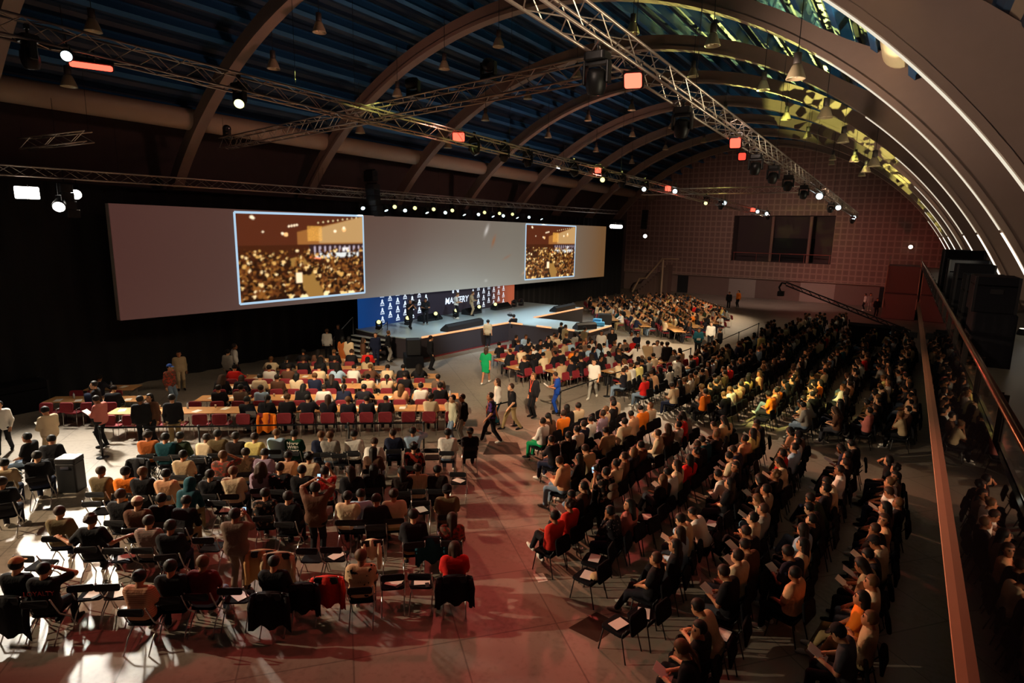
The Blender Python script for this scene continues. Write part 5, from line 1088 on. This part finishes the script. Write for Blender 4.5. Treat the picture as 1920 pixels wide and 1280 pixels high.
# ------------------------------------------------------------------ everyone standing, then the nearest seated people one by one
STL = [[-20.6, 7.56, "pnk", "hold", "short", "l", "blk", "pink shirt and black trousers reading papers", 120],
 [-22.26, 8.15, "blk", "stand", "short", "l", "blk", "black coat behind the pink shirt", 150],
 [-19.56, 8.37, "blk", "stand", "short", "l", "blk", "black sweater by the red chairs", 60],
 [-19.52, 8.63, "brn", "stand", "long", "l", "blk", "brown top and long hair", 200],
 [-18.79, 8.96, "blk", "stand", "short", "l", "kha", "black coat beside the laden table", 60],
 [-20.33, 6.15, "crm", "hold", "short", "l", "bei", "cream shirt holding a phone", 100],
 [-22.19, 5.6, "wht", "walk", "short", "l", "blk", "white shirt walking at left edge", 240],
 [-23.18, 11.08, "flor", "stand", "cap_blue", "l", "den", "patterned jacket and blue cap", 290],
 [-25.27, 12.49, "bei", "stand", "short", "l", "bei", "beige shirt beside the black curtain", 250],
 [-24.24, 14.07, "gry", "stand", "short", "l", "blk", "grey shirt by the curtain", 20],
 [-24.89, 14.79, "wht", "stand", "short", "l", "blk", "white shirt by the curtain", 340],
 [-25.39, 20.33, "wht", "stand", "short", "l", "blk", "white shirt below the screen", 40],
 [-25.78, 21.41, "blk", "stand", "short", "l", "blk", "black top below the screen", 200],
 [-22.79, 19.2, "orb", "stand", "long", "l", "orn", "orange dress beside the steps", 10],
 [-22.33, 19.21, "crm", "stand", "long", "l", "crm", "cream outfit and brown hair", 10],
 [-21.8, 19.65, "brn", "stand", "long", "l", "crm", "long auburn hair and cream skirt", 330],
 [-22.25, 20.85, "nav", "stand", "buzz", "l", "nav", "navy suit at the stage steps", 240],
 [-22.43, 21.97, "blk", "stand", "short", "l", "gry", "black tee at the stage corner", 330],
 [-19.48, 21.99, "blk", "stand", "short", "l", "blk", "black suit by the stage front", 330],
 [-20.67, 28.51, "bei", "stand", "short", "s", "blk", "beige polo watching at the stage front", 20],
 [-20.77, 31.47, "blk", "camera", "short", "s", "blk", "black tee holding a camera rig", 70],
 [-15.64, 21.47, "emr", "stand", "long", "l", "skin", "emerald green dress", 20],
 [-11.82, 14.37, "strp", "stand", "short", "l", "den", "white striped jumper and pale jeans", 150],
 [-11.69, 14.71, "blk", "stand", "short", "l", "gry", "black sweatshirt and grey trousers", 150],
 [-10.92, 15.23, "jers", "walk", "short", "s", "blk", "dark jersey with orange lanyard walking", 130],
 [-11.83, 16.92, "wht", "stand", "long", "l", "teal", "white blouse and teal skirt", 130],
 [-11.1, 16.73, "blk", "walk", "short", "s", "kha", "black tee and khaki trousers walking", 140],
 [-11.25, 18.49, "suit", "stand", "short", "l", "blk", "black suit and orange lanyard", 160],
 [-10.85, 19.46, "blu", "hold", "short", "s", "blu", "royal blue tee holding papers", 120],
 [-10.55, 22.27, "wht", "walk", "short", "s", "gry", "white tee and grey jeans walking", 190],
 [-10.46, 26.94, "wht", "armside", "ponytail", "l", "blk", "white blouse with one arm out, seen from behind", 20],
 [-10.33, 27.96, "bei", "stand", "short", "s", "den", "beige patterned tee", 10],
 [-10.0, 28.42, "wht", "walk", "short", "s", "blk", "white tee walking towards the camera", 190],
 [-7.89, 25.25, "wht", "stand", "short", "l", "blk", "white shirt standing by the second block", 330],
 [-9.46, 28.31, "blk", "stand", "short", "l", "blk", "black top beside the barrier", 40],
 [-13.54, 29.36, "wht", "stand", "long", "l", "wht", "white dress by the runway tip", 200],
 [-13.3, 30.26, "blk", "stand", "long", "l", "blk", "black dress and fair hair", 200],
 [-12.11, 30.13, "wht", "stand", "short", "s", "blk", "white tee by the tables", 250],
 [-11.83, 30.37, "nav", "stand", "short", "s", "blk", "navy tee by the tables", 250],
 [-16.76, 30.56, "blk", "stand", "short", "s", "blk", "black tee by the runway edge", 80],
 [-16.05, 29.86, "kha", "stand", "short", "l", "kha", "khaki shirt by the runway edge", 330],
 [-14.83, 29.91, "olv", "stand", "short", "s", "mar", "olive tee and maroon trousers", 330],
 [-9.53, 33.98, "teal", "hold", "long", "l", "blk", "turquoise jacket", 200],
 [-9.66, 37.05, "wht", "stand", "short", "l", "blk", "white shirt and black trousers", 200],
 [-8.57, 34.81, "blk", "stand", "short", "l", "blk", "black top near the far barrier", 90],
 [-5.22, 11.92, "flok", "phone2", "short", "s", "blk", "dark floral shirt wearing a small backpack", 75],
 [-6.24, 34.45, "yel", "stand", "short", "l", "crm", "pale yellow jumper in the second block", 60],
 [-3.01, 67.83, "wht", "stand", "short", "l", "blk", "white shirt by the far wall", 100],
 [-2.54, 67.59, "gry", "stand", "short", "l", "gry", "grey outfit by the far wall", 200],
 [-1.79, 63.22, "blk", "stand", "short", "l", "blk", "black outfit by the dark doorway", 200],
 [-10.05, 5.75, "tau", "phone2", "short", "l", "tau", "taupe hoodie filming with a phone", 38],
 [-9.74, 7.35, "brn", "phone3", "short", "s", "blk", "brown tee filming with both hands raised", 38],
 [-13.93, 59.05, "blk", "stand", "short", "l", "blk", "black top by the grey shutter", 200],
 [-13.51, 60.91, "orn", "stand", "short", "l", "blk", "orange tee by the grey shutter", 150]]
for r_ in STL:
    if r_[2] == 'emr': r_[3] = 'walk'
for x, y, col, pose, hk, sl, pants, d, hd in STL:
    st = 't'; pn = pants
    if pants == 'skin': sl, st = 'd', 't'
    if 'skirt' in d: st = 's'
    if 'dress' in d: sl = 'd'
    t, J = person('standing person in %s' % d, (x, y), math.radians(hd), col, pose, hk, sl, pn, lod=0 if math.hypot(x, y) < 30 else 1, st=st)
    if pose.startswith('phone'): held_phone('phone held up by the %s' % d.replace('dark floral shirt wearing a small backpack', 'person in a dark floral shirt'), t, J)
    if 'lanyard' in d: MB().tube([(-.07, .10, 1.46), (0, .17, 1.12), (.07, .10, 1.46)], .012, 6).box((0, .175, 1.07), (.07, .01, .10)).build('lanyard', mat('orange_lanyard', lin('#e0502c'), .7), t)
    if 'backpack' in d:
        b = MB(); vs, fs = surface([(V(-.08, -.22, 1.12), V(.08, -.22, 1.12), .09, .09), (V(-.06, -.21, 1.32), V(.06, -.21, 1.32), .08, .08)], .02, .05); b.add(vs.tolist(), fs.tolist()).build('backpack', CLOTH, t, smooth=True).color = (*C['tau'], 1)
    if pose == 'hold':
        w = (J['arms'][0][2]+J['arms'][1][2])/2+V(0, .12, .03); M = Matrix.Translation(t.location) @ Matrix.Rotation(t.rotation_euler.z, 4, 'Z') @ Matrix.Translation(Vector(w)) @ Matrix.Rotation(math.radians(35), 4, 'X')
        p = thing('paper_sheet', 'white papers held by the %s' % d, 'paper', me=A4); p.matrix_world = M
    if pose == 'camera': cam_rig = (t, J, d)
for x, y, col, pose, hk, sl, pants, d, hd in [[-24.05, 25.33, "blk", "camera", "short", "s", "blk", "black outfit filming across the stage", 260],
 [-24.32, 26.97, "blk", "hold", "short", "s", "blk", "black polo holding a camera on stage", 230],
 [-24.46, 30.27, "wht", "hold", "short", "s", "blk", "white tee and black trousers on stage", 300],
 [-24.57, 32.08, "bei", "hold", "short", "l", "bei", "beige suit presenting on stage", 300]]: t, J = person('person in %s' % d, (x, y), math.radians(hd), col, pose, hk, sl, pants, lod=0, h=STZ)
def rig(lab, x, y, z, rz):
    t = thing('video_camera', lab, 'camera', (x, y, z), rz); MB().slab(.16, .30, .16, (0, 0, 0), .03).build('body', DARKP, t); MB().lathe([(.05, 0), (.06, .10), (.07, .12)], (0, .14, 0), 12, M=Matrix.Rotation(math.radians(-90), 4, 'X')).build('lens', BLACKM, t); MB().tube([(0, -.1, .08), (0, -.1, .15), (0, .12, .15), (0, .12, .08)], .012, 6).build('handle', BLACKM, t)
rig('video camera raised by the cameraman at the runway corner', -21.15, 31.65, 1.62, math.radians(70)); rig('video camera held at eye level by the filming person on stage', -23.68, 25.28, STZ+1.62, math.radians(260)); rig('video camera held low by the person in a black polo on stage', -24.05, 26.75, STZ+1.15, math.radians(230))
HINTS = [[-8.88, 14.99, "wht"],
 [-8.09, 15.08, "wht"],
 [-8.9, 17.11, "crm"],
 [-9.03, 15.9, "brn"],
 [-8.99, 18.28, "blk"],
 [-8.55, 18.19, "crm"],
 [-7.59, 16.65, "lav"],
 [-7.88, 18.55, "blk"],
 [-7.43, 17.86, "crm"],
 [-7.35, 18.71, "crm"],
 [-6.61, 17.05, "pch"],
 [-8.95, 22.31, "red"],
 [-5.32, 10.66, "reds"],
 [-5.03, 9.98, "lblk"],
 [-5.44, 11.92, "blk"],
 [-4.14, 10.36, "dots"],
 [-3.62, 11.38, "crmo"],
 [-5.69, 16.46, "crm"],
 [-4.71, 14.78, "red"],
 [-4.04, 12.95, "blk"],
 [-4.7, 17.53, "wht"],
 [-4.3, 18.47, "crm"],
 [-3.88, 13.85, "wht"],
 [-3.93, 14.45, "crm"],
 [-2.35, 14.01, "crm"],
 [-3.45, 15.72, "crm"],
 [-2.46, 12.43, "crm"],
 [-1.7, 16.32, "crm"],
 [-1.36, 15.12, "crm"],
 [-1.83, 14.77, "blk"],
 [-0.54, 15.53, "wht"],
 [-0.44, 17.49, "blk"],
 [0.25, 16.31, "wht"],
 [0.43, 15.35, "wht"],
 [0.55, 13.76, "pch"],
 [0.57, 12.4, "crm"],
 [-1.41, 10.54, "crm"],
 [-0.63, 11.54, "crm"],
 [-1.52, 8.99, "bei"],
 [0.24, 10.0, "bei"],
 [0.28, 10.97, "crm"],
 [-1.76, 8.06, "blk"],
 [0.53, 9.2, "dgry"],
 [-2.94, 9.88, "blk"],
 [-1.76, 9.89, "blk"],
 [-3.1, 11.53, "wht"],
 [-7.15, 21.08, "crm"],
 [-6.54, 23.09, "crm"],
 [-7.35, 23.57, "wht"],
 [-6.46, 24.28, "bei"],
 [-5.41, 23.98, "tau"],
 [-4.6, 23.08, "bei"],
 [-4.27, 24.88, "yel"],
 [-2.76, 26.07, "orn"],
 [-2.09, 26.07, "gry"],
 [-1.38, 23.32, "bei"],
 [-1.2, 26.76, "pch"],
 [-2.47, 22.47, "bei"],
 [-0.43, 25.85, "crm"],
 [-2.03, 29.69, "blk"],
 [-4.47, 36.13, "wht"],
 [-4.68, 33.94, "wht"],
 [-3.97, 38.79, "red"],
 [-1.19, 33.31, "red"],
 [-7.37, 33.7, "yel"],
 [-7.85, 33.3, "crm"],
 [-5.26, 33.46, "bei"]]
for hx, hy, col in HINTS:
    best = min((q for q in PEOPLE if q['blk'] in ('R1', 'R2') and 'h' not in q), key=lambda q: (q['p'][0]+.03-hx)**2+(q['p'][1]-hy)**2)
    if (best['p'][0]-hx)**2+(best['p'][1]-hy)**2 < 1.2: best['h'] = 1; best['col'] = col
for q in PEOPLE:
    if q['blk'] == 'R1' and q['lab'].startswith('first from the near end, first'): q.update(pants='emr', col='wht', hair='short', pose='sit')
RED1 = [q for q in PEOPLE if q['blk'] == 'R1' and q['lab'].startswith('first from the near end, fourth')]
for q in RED1: q.update(pose='cross', col='reds', hair='short')
PEOPLE.sort(key=lambda q: math.hypot(*q['p'])); NIND = 300-len(STL)-4-sum(len(v) for v in LB.values())-5
HN = dict(short='short hair', buzz='cropped hair', long='long hair', bob='bobbed hair', curly='curly hair', bun='hair in a bun', ponytail='a ponytail', cap_black='a black cap', longfull='long full hair')
for q in PEOPLE[:NIND]:
    c = CN.get(q['col'], 'patterned'); t, J = person('person in %s, %s' % (c, q['lab'].replace(' left-hand', '')), q['p'], q['rz'], q['col'], q['pose'], q['hair'], q['sl'], q.get('pants'), lod=0 if math.hypot(*q['p']) < 17 else 1, hy=False)
    if q['pose'] == 'read' and q['blk'] == 'R1':
        w = (J['arms'][0][2]+J['arms'][1][2])/2+V(0, .10, .035); M = Matrix.Translation(t.location) @ Matrix.Rotation(t.rotation_euler.z, 4, 'Z') @ Matrix.Translation(Vector(w)) @ Matrix.Rotation(math.radians(28), 4, 'X')
        p = thing('paper_sheet', 'white paper held by person %s' % q['lab'].replace('the ', ''), 'paper', group='papers held on laps', me=A4); p.matrix_world = M
# the rest of the far crowd, too many to count: one mass of small figures
ARR = {}
def arrays(me):
    if me.name not in ARR:
        v = np.empty(len(me.vertices)*3); me.vertices.foreach_get('co', v); ARR[me.name] = (v.reshape(-1, 3), [tuple(p.vertices) for p in me.polygons])
    return ARR[me.name]
cv, cf, cc = [], [], []; nv = 0
rs = random.Random(4)
for q in PEOPLE[NIND:]:
    J = joints(q['pose']); s, c = math.sin(q['rz']), math.cos(q['rz']); Mr = np.array([[c, -s, 0], [s, c, 0], [0, 0, 1]]); o = V(q['p'][0], q['p'][1], 0)
    hk = 'short' if q['hair'].startswith('cap') else q['hair']
    for me, col, R, T in ((part(q['pose'], 'body', 2), rs.choice(SKINC), None, None), (part(q['pose'], 'shirt', 2, q['sl']), C[q['col']], None, None), (part(q['pose'], 'trousers', 2, 't'), rs.choice([C['blk'], C['lblk'], C['den'], C['kha'], C['nav']]), None, None), (part(None, 'hair', 2, hk), rs.choice(HAIRC), J['H'], J['Hc'])):
        v, f = arrays(me)
        if R is not None: v = v@R.T+T
        v = v@Mr.T+o; cv.append(v); cf += [tuple(i+nv for i in t) for t in f]; cc.append(np.tile(np.array([*col, 1.]), (len(v), 1))); nv += len(v)
if cv:
    me = bpy.data.meshes.new('crowd'); me.from_pydata(np.concatenate(cv).tolist(), [], cf); a = me.color_attributes.new('dye', 'FLOAT_COLOR', 'POINT'); a.data.foreach_set('color', np.concatenate(cc).ravel())
    dm = mat('crowd_cloth_and_skin', rough=.8, spec=.2); nt, b = nodes_of(dm); n = nt.nodes.new('ShaderNodeVertexColor'); n.layer_name = 'dye'; nt.links.new(n.outputs[0], b.inputs['Base Color'])
    me.materials.append(dm); me.polygons.foreach_set('use_smooth', [True]*len(me.polygons)); o = put('crowd', me); tag(o, 'seated people in the far rows and at the far tables, too small to tell apart', 'crowd'); o['kind'] = 'stuff'
# chairs: nearest ones singly, the far black chairs as one mass
CHAIRS.sort(key=lambda q: math.hypot(q[1], q[2])); cnt = {'c': 0, 'r': 0}; rest = {'c': [], 'r': []}
for kd, x, y, rz, lab in CHAIRS:
    cnt[kd] += 1; d = math.hypot(x, y)
    if cnt[kd] <= (290 if kd == 'c' else 270): chair(kd, lab.replace(' left-hand', ''), x, y, rz, 'black padded chairs' if kd == 'c' else 'burgundy table chairs', cnt[kd] <= 110)
    else: rest[kd].append((x, y, rz))
for kd, me0, mats, nm, lab in (('c', C_ALL, [BLACKF, BLACKM], 'conference_chairs', 'far black chairs under the distant crowd, too many to count'), ('r', R_ALL, [REDF, CHROME], 'table_chairs', 'distant burgundy chairs at the far tables, too many to count')):
    if not rest[kd]: continue
    v0, f0 = arrays(me0); mi0 = [p.material_index for p in me0.polygons]; cv, cf, cm, nv = [], [], [], 0
    for x, y, rz in rest[kd]:
        s, c = math.sin(rz), math.cos(rz); cv.append(v0@np.array([[c, -s, 0], [s, c, 0], [0, 0, 1]]).T+V(x, y, 0)); cf += [tuple(i+nv for i in t) for t in f0]; cm += mi0; nv += len(v0)
    me = bpy.data.meshes.new(nm); me.from_pydata(np.concatenate(cv).tolist(), [], cf); [me.materials.append(q) for q in mats]; me.polygons.foreach_set('material_index', cm); o = put(nm, me); tag(o, lab, 'chairs'); o['kind'] = 'stuff'
for x, y, rz, lab in TABLES: table(lab, x, y, rz, 'folding tables')
for x, y, z, lab in SHEETS: sheet(lab, x, y, z, rl.uniform(-.6, .6), 'papers on empty chairs')
# things lying on the tables
kk = 0
for x, y, rz, lab in TABLES:
    c, s = math.cos(rz), math.sin(rz); w = lab.replace('wooden folding table, ', '').replace(' left-hand', '').replace('table row', 'row').replace('the ', ''); d = math.hypot(x, y)
    L_ = lambda u, v: (x+c*u-s*v, y+s*u+c*v)
    if d < 34:
        for j in range(2): px, py = L_(-.5+.8*j+rl.uniform(-.15, .15), rl.uniform(-.2, .15)); sheet('white paper, table %s, %s half' % (w, 'left' if j == 0 else 'right'), px, py, .751, rz+rl.uniform(-.4, .4), 'papers on the tables')
        for j in range(1 if d > 24 else 2):
            px, py = L_(-.15+.75*j+rl.uniform(-.1, .1), rl.uniform(.0, .28))
            if rl.random() < .65: thing('paper_cup', 'paper cup, table %s, %s half' % (w, 'left' if j == 0 else 'right'), 'cup', (px, py, .75), 0, 'cups on the tables', CUPM)
            else: t = thing('water_bottle', 'water bottle, table %s, %s half' % (w, 'left' if j == 0 else 'right'), 'bottle', (px, py, .75), 0, 'bottles on the tables'); put('bottle_body', BOTM, t); put('bottle_cap', BCAP, t)
for x, y, rz, lab in ((-20.7, 12.55, .7, 'open laptop with a lit display on the fourth table row at left'), (-18.2, 17.9, .7, 'open laptop with a lit display on the fifth table row'), (-17.6, 10.9, .7, 'open laptop with a lit display on the first table row')):
    t = thing('laptop', lab, 'laptop', (x, y, .751), rz+math.pi); put('base', LAPB, t); l = put('lid', LAPS, t, loc=(0, .09, .012)); put('display', LAPD, l, loc=(0, -.006, 0))
jacket('bright orange jacket hanging over a burgundy chair at the first table row', *UN(-6.1, 19.78), HD, 'orn', 'jacket', .6)
for lab, x, y in (('black backpack on the floor behind the empty chairs at the near right', -3.3, 9.9), ('black backpack under the chairs of the near right aisle', -2.3, 8.9), ('black bag on the floor of the aisle between the right blocks', -4.4, 20.6), ('second black bag on the floor of the aisle between the right blocks', -2.2, 21.0), ('dark bag on the floor beside the first folding-chair row', -15.4, 7.6)): backpack(lab, x, y, rl.uniform(0, 6))
sheet('white paper lying on the aisle floor beside the empty black chair', -5.5, 9.55, .001, .9)
ct = thing('cap', 'pale cap lying on the empty black chair at the near right', 'cap', (-4.25, 9.5, .45)); put('crown', part(None, 'cap', 0, 'front'), ct).color = (*lin('#c0a078'), 1)
# belt barriers
PB = MB().lathe([(.17, 0), (.17, .015), (.05, .04), (.03, .05)], n=20).mesh('base', BLACKM, True); PP = MB().tube([(0, 0, .03), (0, 0, .93)], .028, 12).lathe([(.04, .90), (.042, .99), (.02, 1.0)], n=14).mesh('post', BLACKM, True)
BARS = [[(-19.6, 7.2), (-17.4, 9.0), (-14.0, 11.9), (-12.2, 13.4)], [(-10.55, 19.4), (-10.2, 23.0), (-9.6, 27.2), (-9.2, 31.5)], [(-8.6, 34.5), (-8.4, 39), (-8.2, 44)], [(-11.6, 16.0), (-11.3, 17.3)]]
n = 0
for L in BARS:
    for i, (x, y) in enumerate(L):
        t = thing('belt_barrier', 'black belt barrier post, %s counting from the left towards the far wall' % ORD[n], 'barrier', (x, y, 0), 0, 'belt barriers'); n += 1
        put('base', PB, t); put('post', PP, t)
        if i+1 < len(L): d = Vector((L[i+1][0]-x, L[i+1][1]-y, 0)); q = d.normalized(); MB().box(d/2+Vector((0, 0, .95)), (d.length-.06, .004, .05), Matrix.Rotation(math.atan2(d.y, d.x), 4, 'Z')).build('belt', BLACKF, t)
